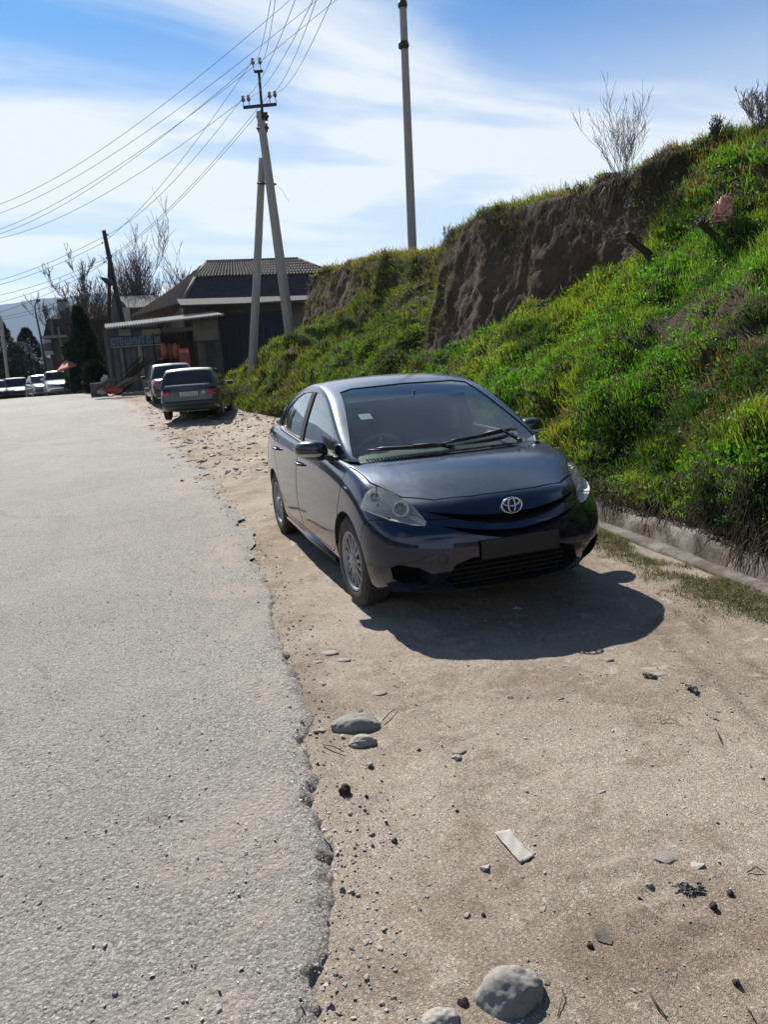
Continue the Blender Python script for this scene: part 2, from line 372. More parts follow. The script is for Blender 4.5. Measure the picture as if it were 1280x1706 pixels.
tr = np.concatenate([[-.03, -.012, 0, .01, .022, .036, .05, .065, .08, .1], np.arange(.118, 2.0, .018), np.geomspace(2.02, 14, 60)])
XR, TR = np.meshgrid(xr, tr, indexing='ij')
wob = fbm(XR*2.2, XR*0, o=5, seed=77, g=.62)*.13*sstep(.55, 0, TR)*(1+sstep(-2, -9, XR)*2.4)+fbm(XR*15, TR*6, o=4, seed=79, g=.7)*.034*sstep(.4, 0, TR)
YR = edge(XR)-TR+wob
ZR = H(XR)+road_top(XR, TR)+.004
rm = mesh_np('road', np.stack([XR, YR, ZR], -1).reshape(-1, 3), grid_faces(len(xr), len(tr), True), True)
a = rm.attributes.new('edge_dist', 'FLOAT', 'POINT'); a.data.foreach_set('value', TR.ravel().astype(np.float32))
tag(link('road', rm, M_ROAD), kind='structure')

# ---------------------------------------------------------------- loose stone and grit
m = NT('loose_stone'); colr = m.attr('col'); m.set(col=m.mix(m.noise(60, 3), colr, m.mix(.25, colr, (.28, .26, .23))), rough=.9, spec=.25); M_CHIP = m.m
def chips(name, P, r, col, seed, lab=None):
    rng = np.random.default_rng(seed); n = len(P)
    base = np.array([[1, 0, 0], [0, 1, 0], [-1, 0, 0], [0, -1, 0], [.55, .55, .6], [-.55, .55, .6], [-.55, -.55, .6], [.55, -.55, .6], [0, 0, -.5]], float)
    F = np.array([[0, 1, 4], [1, 2, 5], [2, 3, 6], [3, 0, 7], [1, 5, 4], [2, 6, 5], [3, 7, 6], [0, 4, 7], [4, 5, 6], [4, 6, 7], [1, 0, 8], [2, 1, 8], [3, 2, 8], [0, 3, 8]])
    V = base[None]*(1+rng.uniform(-.35, .35, (n, 9, 3)))*(r[:, None, None]*rng.uniform(.55, 1.3, (n, 1, 3)))
    a = rng.uniform(0, 2*PI, n); ca, sa = np.cos(a)[:, None], np.sin(a)[:, None]
    x, y = V[..., 0]*ca-V[..., 1]*sa, V[..., 0]*sa+V[..., 1]*ca
    tz = rng.uniform(-.4, .4, (n, 1)); z = V[..., 2]*.75+x*tz
    V = np.stack([x, y, z], -1)+P[:, None]
    me = mesh_np(name, V.reshape(-1, 3), (F[None]+(np.arange(n)*9)[:, None, None]).reshape(-1, 3), False)
    ca_ = me.attributes.new('col', 'FLOAT_COLOR', 'POINT'); cc = np.repeat(np.concatenate([col, np.ones((n, 1))], 1)[:, None], 9, 1)
    ca_.data.foreach_set('color', cc.ravel().astype(np.float32))
    return tag(link(name, me, M_CHIP), lab, None, kind='stuff')
rng = np.random.default_rng(11)
def near_x(n, lo=-8, hi=3.7):     # denser close to where it can be seen one by one
    d = np.exp(rng.uniform(math.log(1.1), math.log(4.85-lo), n)); return 4.85-d
P = []; rr = []; cc = []
# asphalt aggregate standing proud of the binder
n = 15000; x = near_x(n, -3); t = rng.uniform(.02, 3.4, n)**1.0; keep = fbm(x*2.2, t*2.2, o=3, seed=50) > -.22; x, t = x[keep], t[keep]
y = edge(x)-t; r = rng.lognormal(math.log(.0034), .40, len(x)).clip(.0015, .009)
z = H(x)+road_top(x, t)+.004+r*.05
P.append(np.stack([x, y, z], 1)); rr.append(r); g_ = rng.uniform(.24, .44, len(x)); cc.append(np.stack([g_, g_*.97, g_*.92], 1))
# crumbs along the broken edge and over the dirt
n = 2200; x = near_x(n, -22); t = rng.normal(-.0, .09, n); y = edge(x)-t+.04; r = rng.lognormal(math.log(.0036), .55, n).clip(.0015, .010)*(1+(4.85-x)/22)
z = H(x)+np.where(t > .05, road_top(x, t), dirt_relief(x, y))+r*.25; P.append(np.stack([x, y, z], 1)); rr.append(r); g_ = rng.uniform(.15, .30, n); cc.append(np.stack([g_, g_*.95, g_*.88], 1))
n = 17000; x = near_x(n, -26); y = rng.uniform(-1.7, 1.55, n); k = (y > edge(x)+.02) & (fbm(x*1.5, y*1.5, o=3, seed=60) > -.25); x, y = x[k], y[k]
r = rng.lognormal(math.log(.0021), .5, len(x)).clip(.001, .009)*(1+np.maximum(0, 2-x)/16); z = H(x)+dirt_relief(x, y)+r*.2
P.append(np.stack([x, y, z], 1)); rr.append(r); g_ = rng.uniform(.14, .32, len(x)); cc.append(np.stack([g_, g_*.90, g_*.78], 1))
# broken stones on the verge between the cars
n = 1500; x = rng.uniform(-24, -6.5, n); y = rng.uniform(-1.5, 1.8, n); r = rng.lognormal(math.log(.03), .55, n).clip(.01, .12); z = H(x)+dirt_relief(x, y)-r*.12
P.append(np.stack([x, y, z], 1)); rr.append(r); g_ = rng.uniform(.18, .34, n); cc.append(np.stack([g_, g_*.93, g_*.84], 1))
n = 260; x = near_x(n, -6); y = rng.uniform(-1.5, 1.5, n); k = y > edge(x)+.06; x, y = x[k], y[k]; r = rng.lognormal(math.log(.011), .5, len(x)).clip(.005, .035); z = H(x)+dirt_relief(x, y)-r*.28
P.append(np.stack([x, y, z], 1)); rr.append(r); g_ = rng.uniform(.19, .29, len(x)); cc.append(np.stack([g_, g_*.93, g_*.84], 1))
chips('gravel', np.concatenate(P), np.concatenate(rr), np.concatenate(cc), 5)

# ---------------------------------------------------------------- drain channel
m = NT('old_concrete'); n_ = m.noise(5, 6, .65); c = m.mix(n_, (0.13, 0.12, 0.1075), (0.215, 0.2, 0.18)); c = m.mix(m.ramp(m.noise(2.2, 5, .7, .6), [(.5, 0), (.65, .75)]), c, (0.1, 0.08, 0.06))
c = m.mix(m.ramp(m.noise(70, 3), [(.3, .6), (.45, 0)]), c, (0.075, 0.065, 0.055)); c = m.mix(m.ramp(m.sep()[2], [(.0, 0), (.001, 0)]), c, (.1, .08, .06)); c = m.mix(m.ramp(m.noise(3.1, 5, .7, .8), [(.42, 0), (.6, .85)]), c, (.060, .047, .035)); m.set(col=c, rough=.92, spec=.2); m.bump(m.noise(40, 5, .7), .6, .01); M_CONC = m.m
xc = np.arange(-9.3, 8.01, .05)
prof = [(-.005, -.12, .018), (0, .012, .012), (.012, .026, .006), (.075, .030, .006), (.135, .026, .006), (.15, .012, .010), (.158, -.26, .012), (.20, -.30, .02), (.40, -.30, .03), (.47, -.24, .03), (.53, -.12, .03), (.57, -.01, .03), (.61, .03, .03), (.72, .03, .04), (.80, -.3, 0)]
V = []
for k, (dy, z, a) in enumerate(prof):
    yy = curb(xc)+dy+fbm(xc*3, xc*0+k*.4, o=3, seed=91)*a; zz = H(xc)+z+fbm(xc*4, xc*0+k*.5, o=3, seed=93)*a*1.3
    V.append(np.stack([xc, yy, zz], 1))
V = np.stack(V, 1)
tag(link('drain_channel', mesh_np('drain_channel', V.reshape(-1, 3), grid_faces(len(xc), len(prof)), True), M_CONC), 'open concrete drain channel with a low pale lip at the foot of the grassy bank', 'drain channel')
# ================================================================ THE BANK
# stations along the road: x, (y, z) of cliff or slope foot, (y, z) of its top, bare (0 grass .. 1 bare cliff)
ST = np.array([
 # x     yb    zb    yt    zt   bare
 [ 30,  5.2,  2.8,  7.0,  4.6, 0],
 [  6,  5.2,  2.8,  6.8,  4.5, 0],
 [  0,  5.1,  2.85, 6.4,  4.35, 0],
 [ -3,  5.0,  2.9,  6.1,  4.25, 0],
 [ -4.3, 5.05, 2.85, 5.9, 4.2, .1],
 [ -5.0, 5.05, 2.65, 5.35, 4.08, 1],
 [ -6.2, 5.0, 2.5,  5.1,  4.00, 1],
 [ -7.5, 4.7, 2.2,  5.0,  4.10, 1],
 [ -8.8, 4.25, 1.75, 4.9, 4.15, 1],
 [ -9.8, 3.95, 1.55, 4.75, 4.15, 1],
 [-10.6, 3.95, 1.7, 4.7,  4.10, 1],
 [-11.2, 4.4, 2.4,  4.95, 4.02, .8],
 [-12.2, 4.95, 3.2, 5.15, 3.86, .4],
 [-14,  5.0,  3.25, 5.2, 4.02, .35],
 [-17,  4.8,  3.15, 5.1,  4.32, .55],
 [-20,  4.6,  2.85, 5.05, 4.52, 1],
 [-21.8, 4.5, 2.75, 5.0,  4.62, 1],
 [-23.3, 4.4, 2.8, 4.9,   4.50, 1],
 [-24.4, 4.6, 2.5, 5.3,   3.9, .9],
 [-25.6, 4.7, 2.2, 5.8,   3.0, .5],
 [-27.8, 4.5, 1.7, 6.2,   2.1, .2],
 [-29.3, 4.2, 1.1, 7.0,   1.2, 0],
 [-31,  4.0,  .4,  7.0,   .4, 0],
])[::-1]
xh = np.concatenate([np.arange(-31, -14, .10), np.arange(-14, 2.5, .06), np.arange(2.5, 30, .3)])
sx = ST[:, 0]; yb, zb, yt, zt, bare = [np.interp(xh, sx, ST[:, k]) for k in range(1, 6)]
hh_ = H(xh); chn = sstep(-9.6, -8.4, xh); cyx = curb(xh)+.28+.38*chn-.95*sstep(-15, -21, xh)
foot_z = hh_-.03+.06*chn
# a second little step of bare soil half way up the slope at the right
midy = cyx+(yb-cyx)*.42; midz = foot_z+(zb-foot_z)*.56
notch = sstep(-3.2, -1.9, xh)*sstep(9, 4, xh)
pts = [(cyx-.05, foot_z-.35), (cyx, foot_z), (cyx+.10, foot_z+.20*sstep(-27, -24, xh)+.02), (cyx+(yb-cyx)*.22, foot_z+(zb-foot_z)*.34),
       (midy, midz), (midy+.10+.08*notch, midz+.30*notch+.08), (cyx+(yb-cyx)*.8, foot_z+(zb-foot_z)*.84+.05*notch), (yb, zb), (yb+(yt-yb)*.25, zb+(zt-zb)*.22), (yb+(yt-yb)*.55, zb+(zt-zb)*.6), (yt-.02, zb+(zt-zb)*.93), (yt+.12, zt),
       (yt+.7, zt+.05), (yt+2.5, zt+.10), (yt+6, zt+.15), (yt+16, zt-.2), (yt+60, zt-3)]
nsub = [2, 4, 10, 14, 5, 12, 12, 7, 9, 8, 5, 7, 8, 6, 5, 4]
cols = []; reg = []
for i in range(len(pts)-1):
    for k in range(nsub[i]):
        f = k/nsub[i]
        p0 = pts[max(i-1, 0)]; p1 = pts[i]; p2 = pts[i+1]; p3 = pts[min(i+2, len(pts)-1)]
        def cr(a, b, c, d): return b*(1-f)+c*f if i in (0, 10, 14, 15) else .5*((2*b)+(-a+c)*f*.7+(2*a-5*b+4*c-d)*f*f*.7+(-a+3*b-3*c+d)*f**3*.7)*.0+(b*(1-f)+c*f)*1.0
        cols.append((cr(p0[0], p1[0], p2[0], p3[0]), cr(p0[1], p1[1], p2[1], p3[1]))); reg.append(i+f)
cols.append(pts[-1]); reg.append(len(pts)-1.)
HY = np.stack([c[0] for c in cols], 1); HZ = np.stack([c[1] for c in cols], 1); HX = np.repeat(xh[:, None], HY.shape[1], 1); RG = np.repeat(np.array(reg)[None], len(xh), 0)
# smooth the corners of the profile a little
for _ in range(3):
    HY[:, 1:-1] = HY[:, 1:-1]*.6+.2*(HY[:, 2:]+HY[:, :-2]); HZ[:, 1:-1] = HZ[:, 1:-1]*.6+.2*(HZ[:, 2:]+HZ[:, :-2])
BARE = np.repeat(bare[:, None], HY.shape[1], 1)
incliff = sstep(6.8, 7.3, RG)*sstep(11.0, 10.5, RG)*BARE
nb = np.repeat(notch[:, None], HY.shape[1], 1); innotch = sstep(3.75, 4.0, RG)*sstep(5.5, 5.1, RG)*nb*sstep(-.35, .1, fbm(HX*1.2, HX*0, o=2, seed=2)+.25)
onslope = sstep(1.0, 2.2, RG)*sstep(12.5, 10.5, RG)
ny, nz = -.72, .69
n1_ = fbm(HX*.55, HY*.6, HZ*.55, 3, 21)*.36+fbm(HX*1.7, HY*1.7, HZ*1.7, 3, 22)*.27+fbm(HX*5, HY*5, HZ*5, 3, 23)*.05
er = -np.abs(fbm(HX*1.3, HY*.4, HZ*.45, 3, 25))*.16+.03+fbm(HX*2.2, HY*2, HZ*1.6, 4, 26)*.13+np.abs(fbm(HX*6, HY*2, HZ*3.4, 4, 29, g=.65))*-.16+np.abs(fbm(HX*12, HY*4, HZ*9, 3, 30))*-.07
d = n1_*onslope*(1-incliff)+incliff*(er+n1_*.3)
HY2 = HY+d*ny*1.0; HZ2 = HZ+d*nz*(1-incliff)
HY2 = HY2+innotch*.16; HZ2 = HZ2+fbm(HX*1.1, HY*1.1, o=3, seed=27)*.07*sstep(11, 12, RG)
HX2 = HX+fbm(HX*2, HZ*2, HY, 2, 28)*.08*onslope
HILLP = np.stack([HX2, HY2, HZ2], -1)
dN = np.cross(np.gradient(HILLP, axis=0), np.gradient(HILLP, axis=1)); dN /= np.linalg.norm(dN, axis=2, keepdims=True)+1e-9
if dN[..., 2].mean() < 0: dN = -dN
vine = sstep(-.02, .22, fbm(HX*1.1, HY, HZ*.8, 4, 35)+.30*sstep(-9.6, -10.8, HX)+.22*sstep(9.2, 11, RG)-.10)
GRASSY = np.clip(1-incliff*(1.15-.62*vine)-innotch*1.2, 0, 1)*sstep(.9, 1.6, RG)
patch = fbm(HX*.8, HY*.9, HZ*.8, 4, 31)
GRASSY = GRASSY*np.clip(1.1-sstep(.16, .42, patch)*.55*sstep(10.5, 8, RG), 0, 1)
m = NT('bank_soil'); ga = m.attr('grassy', 'Fac')
soil = m.mix(m.noise(3, 6, .65, .5, sc3=(1, 1, .35)), (0.07254, 0.05339, 0.04063), (0.1538, 0.119, 0.09285)); soil = m.mix(m.ramp(m.noise(24, 4, .7), [(.32, .7), (.5, 0)]), soil, (0.03481, 0.02612, 0.02031))
soil = m.mix(m.ramp(m.noise(1.4, 5, .6, .4), [(.5, 0), (.68, .6)]), soil, (0.1741, 0.1392, 0.1074))
grn = m.mix(m.noise(7, 5, .7), (0.0217, 0.0341, 0.01116), (0.062, 0.0682, 0.0248)); grn = m.mix(m.ramp(m.noise(2.2, 5, .7), [(.45, 0), (.6, .8)]), grn, (0.0744, 0.0589, 0.0372))
m.set(col=m.mix(m.ramp(ga, [(.25, 0), (.8, 1)]), soil, grn), rough=.97, spec=.1)
m.bump(m.math('ADD', m.noise(7, 8, .78, .5, sc3=(1, 1, .5)), m.math('MULTIPLY', m.noise(38, 5, .8), .35)), 1.0, .12); M_BANK = m.m
hm = mesh_np('hillside', HILLP.reshape(-1, 3), grid_faces(*HY.shape), True)
a = hm.attributes.new('grassy', 'FLOAT', 'POINT'); a.data.foreach_set('value', GRASSY.ravel().astype(np.float32))
tag(link('hillside', hm, M_BANK), kind='structure')
def hill_point(x, rg):
    """a point of the bank's surface at station x and profile position rg"""
    i = int(np.argmin(np.abs(xh-x))); j = int(np.argmin(np.abs(np.array(reg)-rg))); return Vector(HILLP[i, j]), Vector(dN[i, j])
def hill_near(p):
    q = ((HILLP-np.array(p))**2).sum(-1); i, j = np.unravel_index(np.argmin(q), q.shape); return Vector(HILLP[i, j]), Vector(dN[i, j])

# ---------------------------------------------------------------- grass
m = NT('grass_blades'); two_sided_leaf(m, m.attr('col'), .42); M_GRASS = m.m
def blades(name, P, N, L, Wd, col, seed, lean=.5, droop=None, label=None, mat=None, kind='stuff'):
    rng = np.random.default_rng(seed); n = len(P)
    az = rng.uniform(0, 2*PI, n); hd = np.stack([np.cos(az), np.sin(az), np.zeros(n)], 1)
    up = N*.45+np.array([0, 0, 1.])*.75; up /= np.linalg.norm(up, axis=1, keepdims=True)
    ln = rng.uniform(.15, 1.0, n)[:, None]*lean
    d0 = up+hd*ln*.6; d0 /= np.linalg.norm(d0, axis=1, keepdims=True)
    d1 = up*.55+hd*ln*1.7; d1 /= np.linalg.norm(d1, axis=1, keepdims=True)
    if droop is not None: d1 = d1*(1-droop[:, None])+np.array([0, -.35, -1.])*droop[:, None]; d0 = d0*(1-droop[:, None]*.6)+np.array([0, -.9, -.2])*droop[:, None]*.6
    sd_ = np.stack([-np.sin(az+rng.uniform(-.8, .8, n)), np.cos(az+.3), np.zeros(n)], 1)*Wd[:, None]*.5
    b = P-up*.02; mpt = b+d0*L[:, None]*.55; tip = mpt+d1*L[:, None]*.5
    V = np.stack([b-sd_, b+sd_, mpt-sd_*.8, mpt+sd_*.8, tip], 1)
    k = (np.arange(n)*5)[:, None]
    me = mesh_np(name, V.reshape(-1, 3), [k+np.array([[0, 1, 3, 2]]), k+np.array([[2, 3, 4]])], True)
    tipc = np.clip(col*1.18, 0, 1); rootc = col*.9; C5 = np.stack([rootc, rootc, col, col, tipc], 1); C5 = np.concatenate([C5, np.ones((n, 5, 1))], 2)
    ca = me.attributes.new('col', 'FLOAT_COLOR', 'POINT'); ca.data.foreach_set('color', C5.ravel().astype(np.float32))
    return tag(link(name, me, mat or M_GRASS), label, None, None, kind)
def grow(nt, per, seed, xr_, rmin, rmax, lscale, wscale):
    """tufts on the bank between stations xr_: nt tufts of per blades"""
    rng = np.random.default_rng(seed)
    area = np.linalg.norm(np.cross(np.gradient(HILLP, axis=0), np.gradient(HILLP, axis=1)), axis=2)
    dcam = np.linalg.norm(HILLP-CAM, axis=2)
    w = area*GRASSY**1.2*(RG >= rmin)*(RG <= rmax)*(HX >= xr_[0])*(HX <= xr_[1])/np.maximum(5.5, dcam)**.9
    w = w.ravel()/w.sum(); idx = rng.choice(w.size, nt, p=w)
    P = HILLP.reshape(-1, 3)[idx]+rng.normal(0, .035, (nt, 3))*np.array([1, .7, .5]); N = dN.reshape(-1, 3)[idx]; rg_ = RG.ravel()[idx]; dc = dcam.ravel()[idx]
    t1 = fbm(P[:, 0]*.6, P[:, 1]*.7, P[:, 2]*.7, 3, 61); t2 = fbm(P[:, 0]*2.3, P[:, 1]*2.3, P[:, 2]*2.3, 3, 62); t3 = rng.uniform(0, 1, nt); t4 = fbm(P[:, 0]*1.3+9, P[:, 1]*1.3, P[:, 2]*1.3, 3, 66)
    bright = np.array([.105, .245, .026]); yel = np.array([.190, .265, .030]); dark = np.array([.022, .066, .012]); dry = np.array([.150, .115, .060]); olive = np.array([.070, .085, .020])
    c = bright+(yel-bright)*sstep(-.25, .3, t1+t2*.5)[:, None]
    c = c+(dark-c)*(sstep(.0, .28, t4)*.85)[:, None]
    c = c+(olive-c)*(sstep(.10, .45, -t2)*.5)[:, None]; clf = incliff.ravel()[idx]; c = c+(np.array([.085, .078, .032])-c)*(clf*.75)[:, None]
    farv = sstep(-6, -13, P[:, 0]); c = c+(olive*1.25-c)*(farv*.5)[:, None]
    dr = (t3 < .10+.30*sstep(.12, .3, patch.ravel()[idx])+.35*sstep(9, 11, rg_)+.18*sstep(1.9, 1.2, rg_)); c = np.where(dr[:, None], dry*(.7+.5*t3[:, None]*3), c)
    size = (1-.35*clf)*lscale*(.55+.75*sstep(-.4, .5, t2+.4*t1))*rng.uniform(.6, 1.35, nt)
    # blades
    Pb = np.repeat(P, per, 0)+rng.normal(0, .028, (nt*per, 3))*np.array([1, 1, .35])*np.repeat(1+dc/22, per)[:, None]
    Nb = np.repeat(N, per, 0); L = np.repeat(size, per)*rng.uniform(.45, 1.15, nt*per); Wd = wscale*rng.uniform(.6, 1.3, nt*per)*np.repeat(np.maximum(1, dc/9), per)
    cb = np.repeat(c, per, 0)*rng.uniform(.72, 1.25, (nt*per, 1))*rng.uniform(.93, 1.07, (nt*per, 3))
    dp = np.repeat(sstep(9.2, 10.6, rg_)*sstep(12.2, 11.2, rg_)*.75, per)*rng.uniform(0, 1, nt*per)
    return Pb, Nb, L, Wd, cb, dp
parts_ = [grow(24000, 13, 71, (-6.5, 3), 1.0, 13, .135, .0065), grow(15000, 9, 72, (-30.5, -6.5), 1.1, 13, .15, .0070),
          grow(2600, 10, 73, (-28, 3), 9.6, 12.5, .26, .0050)]
A_ = [np.concatenate([p[k] for p in parts_]) for k in range(6)]
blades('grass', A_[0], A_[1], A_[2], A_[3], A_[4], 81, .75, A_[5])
# small round leaves of clover and weeds between the blades
rng = np.random.default_rng(90)
Pb, Nb, L, Wd, cb, dp = grow(9000, 7, 91, (-14, 3), 1.5, 9.2, .05, .02)
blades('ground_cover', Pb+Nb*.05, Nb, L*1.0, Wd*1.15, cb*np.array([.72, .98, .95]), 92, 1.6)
# thin dry grass on the dirt by the drain
n = 26000; x = rng.uniform(-5, 3.4, n); y = curb(x)-np.abs(rng.normal(.02, .22, n)); k = fbm(x*1.9, y*3.0, o=3, seed=95)+.15*np.exp(-((x+.6)/.7)**2)+.18*np.exp(-((x-1.5)/.5)**2) > .12; x, y = x[k], y[k]
P = np.stack([x, y, H(x)+dirt_relief(x, y)*.5], 1); n = len(P)
P = np.repeat(P, 5, 0)+rng.normal(0, .02, (n*5, 3))*np.array([1, 1, .1]); n = len(P)
cc = np.where(rng.uniform(0, 1, (n, 1)) < .52, np.array([[.15, .125, .065]]), np.array([[.075, .105, .024]]))*rng.uniform(.6, 1.2, (n, 1))
blades('dry_grass', P, np.tile([0, 0, 1.], (n, 1)), rng.uniform(.02, .075, n), rng.uniform(.002, .0045, n), cc, 96, 1.7)
# dead stems and roots that hang over the wall of the drain and down the cliff
def strands(name, P, L, seed, col, w=.004):
    rng = np.random.default_rng(seed); n = len(P)
    a = rng.normal(0, .25, (n, 3)); p1 = P+np.stack([a[:, 0]*L, -L*.15-np.abs(a[:, 1])*L*.4, -L*.45], 1); p2 = p1+np.stack([a[:, 2]*L*.8, a[:, 1]*L*.2, -L*.5], 1)
    s = np.array([w, 0, 0])*rng.uniform(.6, 1.5, (n, 1)); V = np.stack([P-s, P+s, p1-s*.8, p1+s*.8, p2], 1); k = (np.arange(n)*5)[:, None]
    me = mesh_np(name, V.reshape(-1, 3), [k+np.array([[0, 1, 3, 2]]), k+np.array([[2, 3, 4]])], True)
    C5 = np.repeat(np.concatenate([np.array(col)*rng.uniform(.5, 1.4, (n, 1)), np.ones((n, 1))], 1)[:, None], 5, 1)
    ca = me.attributes.new('col', 'FLOAT_COLOR', 'POINT'); ca.data.foreach_set('color', C5.ravel().astype(np.float32)); return tag(link(name, me, M_GRASS), kind='stuff')
Q = []
j0 = [j for j, r in enumerate(reg) if 1.0 <= r <= 2.2]; i0 = [i for i, x in enumerate(xh) if -7 < x < 3]
ii = rng.choice(i0, 9000); jj = rng.choice(j0, 9000); Q.append(HILLP[ii, jj]+np.array([0, -.06, .05])); Ls = [rng.uniform(.06, .34, 9000)*(.4+.9*np.abs(vnoise(xh[ii]*2.5, 0*xh[ii], seed=4)))]
j0 = [j for j, r in enumerate(reg) if 9.2 <= r <= 11.0]; i0 = [i for i, x in enumerate(xh) if -26 < x < -4.6]
ii = rng.choice(i0, 6500); jj = rng.choice(j0, 6500); Q.append(HILLP[ii, jj]+np.array([0, -.05, 0])); Ls.append(rng.uniform(.10, .50, 6500)*rng.uniform(.2, 1, 6500))
strands('dry_roots', np.concatenate(Q), np.concatenate(Ls), 98, (.060, .048, .030), .004)

HB = BVHTree.FromPolygons([Vector(v) for v in HILLP.reshape(-1, 3)], [tuple(f) for f in grid_faces(*HY.shape).tolist()])
def hill_hit(u, v):
    d = Vector(Fw+(u-640)/FPX*Rt-(v-853)/FPX*Up).normalized(); h = HB.ray_cast(Vector(CAM), d); return h[0], h[1], h[3]
# ================================================================ CARS
def car_paint(name, col, metal=.35, rough=.38, dust=.25, dustcol=(.30, .26, .21), coat=1.0, topdust_sheen=.10):
    t = NT(name); z = t.sep()[2]
    fl = t.noise(900, 2, .5); c = t.mix(fl, tuple(x*.8 for x in col), tuple(x*1.25 for x in col))
    dn = t.math('MULTIPLY', t.ramp(t.noise(3.5, 6, .7, .6), [(.35, .35), (.75, 1)]), t.ramp(t.math('MULTIPLY', z, 1/1.6), [(.1, dust), (.42, dust*.42), (.6, dust*.25), (.9, dust*.3)]))
    spk = t.math('MULTIPLY', t.ramp(t.noise(60, 4, .8), [(.62, 0), (.72, dust*.5)]), 1.0)
    dd = t.math('ADD', dn, spk, True)
    ge = t.n.new('ShaderNodeNewGeometry'); nz_ = t.sep(ge.outputs['Normal'])[2]; top = t.math('MULTIPLY', t.math('MULTIPLY', t.ramp(nz_, [(.45, 0), (.95, 1)]), t.ramp(t.noise(2.6, 7, .75, .8), [(.3, .55), (.7, 1)])), topdust_sheen); dd = t.math('ADD', dd, top, True)  # dust on upward faces; its blue-grey also paints in the sky's sheen
    t.set(col=t.mix(dd, c, t.mix(t.ramp(nz_, [(.4, 0), (.8, 1)]), dustcol, (.15, .19, .24))), metal=metal, rough=t.math('ADD', rough, t.math('MULTIPLY', dd, .5)), coat=t.math('SUBTRACT', coat, t.math('MULTIPLY', dd, .8), True), coatr=t.math('ADD', .04, t.math('MULTIPLY', dd, .3)), spec=.2)
    return t.m
def glass_mat(name, tint=(.55, .62, .60), dust=.12, refl=1.0):
    t = NT(name); tr = t.n.new('ShaderNodeBsdfTransparent'); tr.inputs[0].default_value = (*tint, 1)
    gl = t.n.new('ShaderNodeBsdfGlossy'); gl.inputs['Roughness'].default_value = .015; gl.inputs[0].default_value = (.95, .98, 1, 1)
    fr = t.n.new('ShaderNodeFresnel'); fr.inputs[0].default_value = 1.52
    m1 = t.n.new('ShaderNodeMixShader'); ge = t.n.new('ShaderNodeNewGeometry'); f = t.math('MULTIPLY', t.math('MULTIPLY', fr.outputs[0], refl, True), t.math('SUBTRACT', 1.0, ge.outputs['Backfacing'])); t.l.new(f, m1.inputs[0]); t.l.new(tr.outputs[0], m1.inputs[1]); t.l.new(gl.outputs[0], m1.inputs[2])
    df = t.n.new('ShaderNodeBsdfDiffuse'); df.inputs[0].default_value = (.26, .27, .25, 1)
    dn = t.math('MULTIPLY', t.ramp(t.noise(5, 6, .7), [(.3, .5), (.8, 1.2)]), dust)
    dn = t.math('ADD', dn, t.ramp(t.noise(85, 3, .8), [(.66, 0), (.74, dust*2)]))
    m2 = t.n.new('ShaderNodeMixShader'); t.l.new(dn, m2.inputs[0]); t.l.new(m1.outputs[0], m2.inputs[1]); t.l.new(df.outputs[0], m2.inputs[2])
    t.l.new(m2.outputs[0], t.n['Material Output'].inputs['Surface']); return t.m
M_BLACKPL = flatmat('black_plastic', (.022, .022, .023), .5, var=.3)
M_DARK = flatmat('dark_void', (.006, .006, .007), .8)
M_RUBBER = flatmat('tyre_rubber', (.035, .032, .030), .85, var=.35, scale=14)
M_HUB = flatmat('hubcap_silver', (.30, .30, .305), .42, .6, var=.22, scale=12)
M_CHROME = flatmat('chrome', (.72, .73, .75), .12, 1.0, var=.05)
M_REFL = flatmat('lamp_reflector', (.70, .71, .70), .30, .55, var=.15)
M_GLASS = glass_mat('car_glass')
M_LENS = glass_mat('lamp_lens', (.95, .96, .94), .22, 1.6)
M_RED = flatmat('red_lens', (.30, .012, .012), .18, coat=.8, var=.15)
M_AMBER = flatmat('amber_lens', (.45, .16, .02), .2, coat=.6)
M_SEAT = flatmat('seat_cloth', (.40, .40, .375), .9, var=.2)
M_DASH = flatmat('dashboard', (.05, .05, .052), .7, var=.2)
M_WHITE = flatmat('white_plastic', (.42, .42, .41), .4)
M_MIRROR = flatmat('mirror_glass', (.8, .82, .85), .03, 1.0, var=.02)

def tmp(me, name='t'):
    o = bpy.data.objects.new(name, me); C.objects.link(o); return o
def boolean(me, cut, op='DIFFERENCE', keep=True):
    """me <op> cut, both meshes; returns a new mesh"""
    a, b = tmp(me), tmp(cut)
    md = a.modifiers.new('b', 'BOOLEAN'); md.object = b; md.operation = op; md.solver = 'EXACT'; md.material_mode = 'TRANSFER'
    r = bpy.data.meshes.new_from_object(a.evaluated_get(bpy.context.evaluated_depsgraph_get()))
    bpy.data.objects.remove(a); bpy.data.objects.remove(b); return r
def cutter(mat, fn):
    b = MB(); fn(b); me = b.mesh('cut'); me.materials.append(mat); return me
def subsurf(me, lv):
    o = tmp(me); md = o.modifiers.new('s', 'SUBSURF'); md.levels = md.render_levels = lv; md.boundary_smooth = 'ALL'
    r = bpy.data.meshes.new_from_object(o.evaluated_get(bpy.context.evaluated_depsgraph_get())); bpy.data.objects.remove(o); return r
def inset_mesh(me, d):
    """copy pushed inward along its vertex normals"""
    c = me.copy(); n = len(c.vertices); co = np.empty(n*3, np.float32); c.vertices.foreach_get('co', co)
    no = np.empty(n*3, np.float32); c.vertex_normals.foreach_get('vector', no)
    c.vertices.foreach_set('co', co-no*d); c.update(); return c
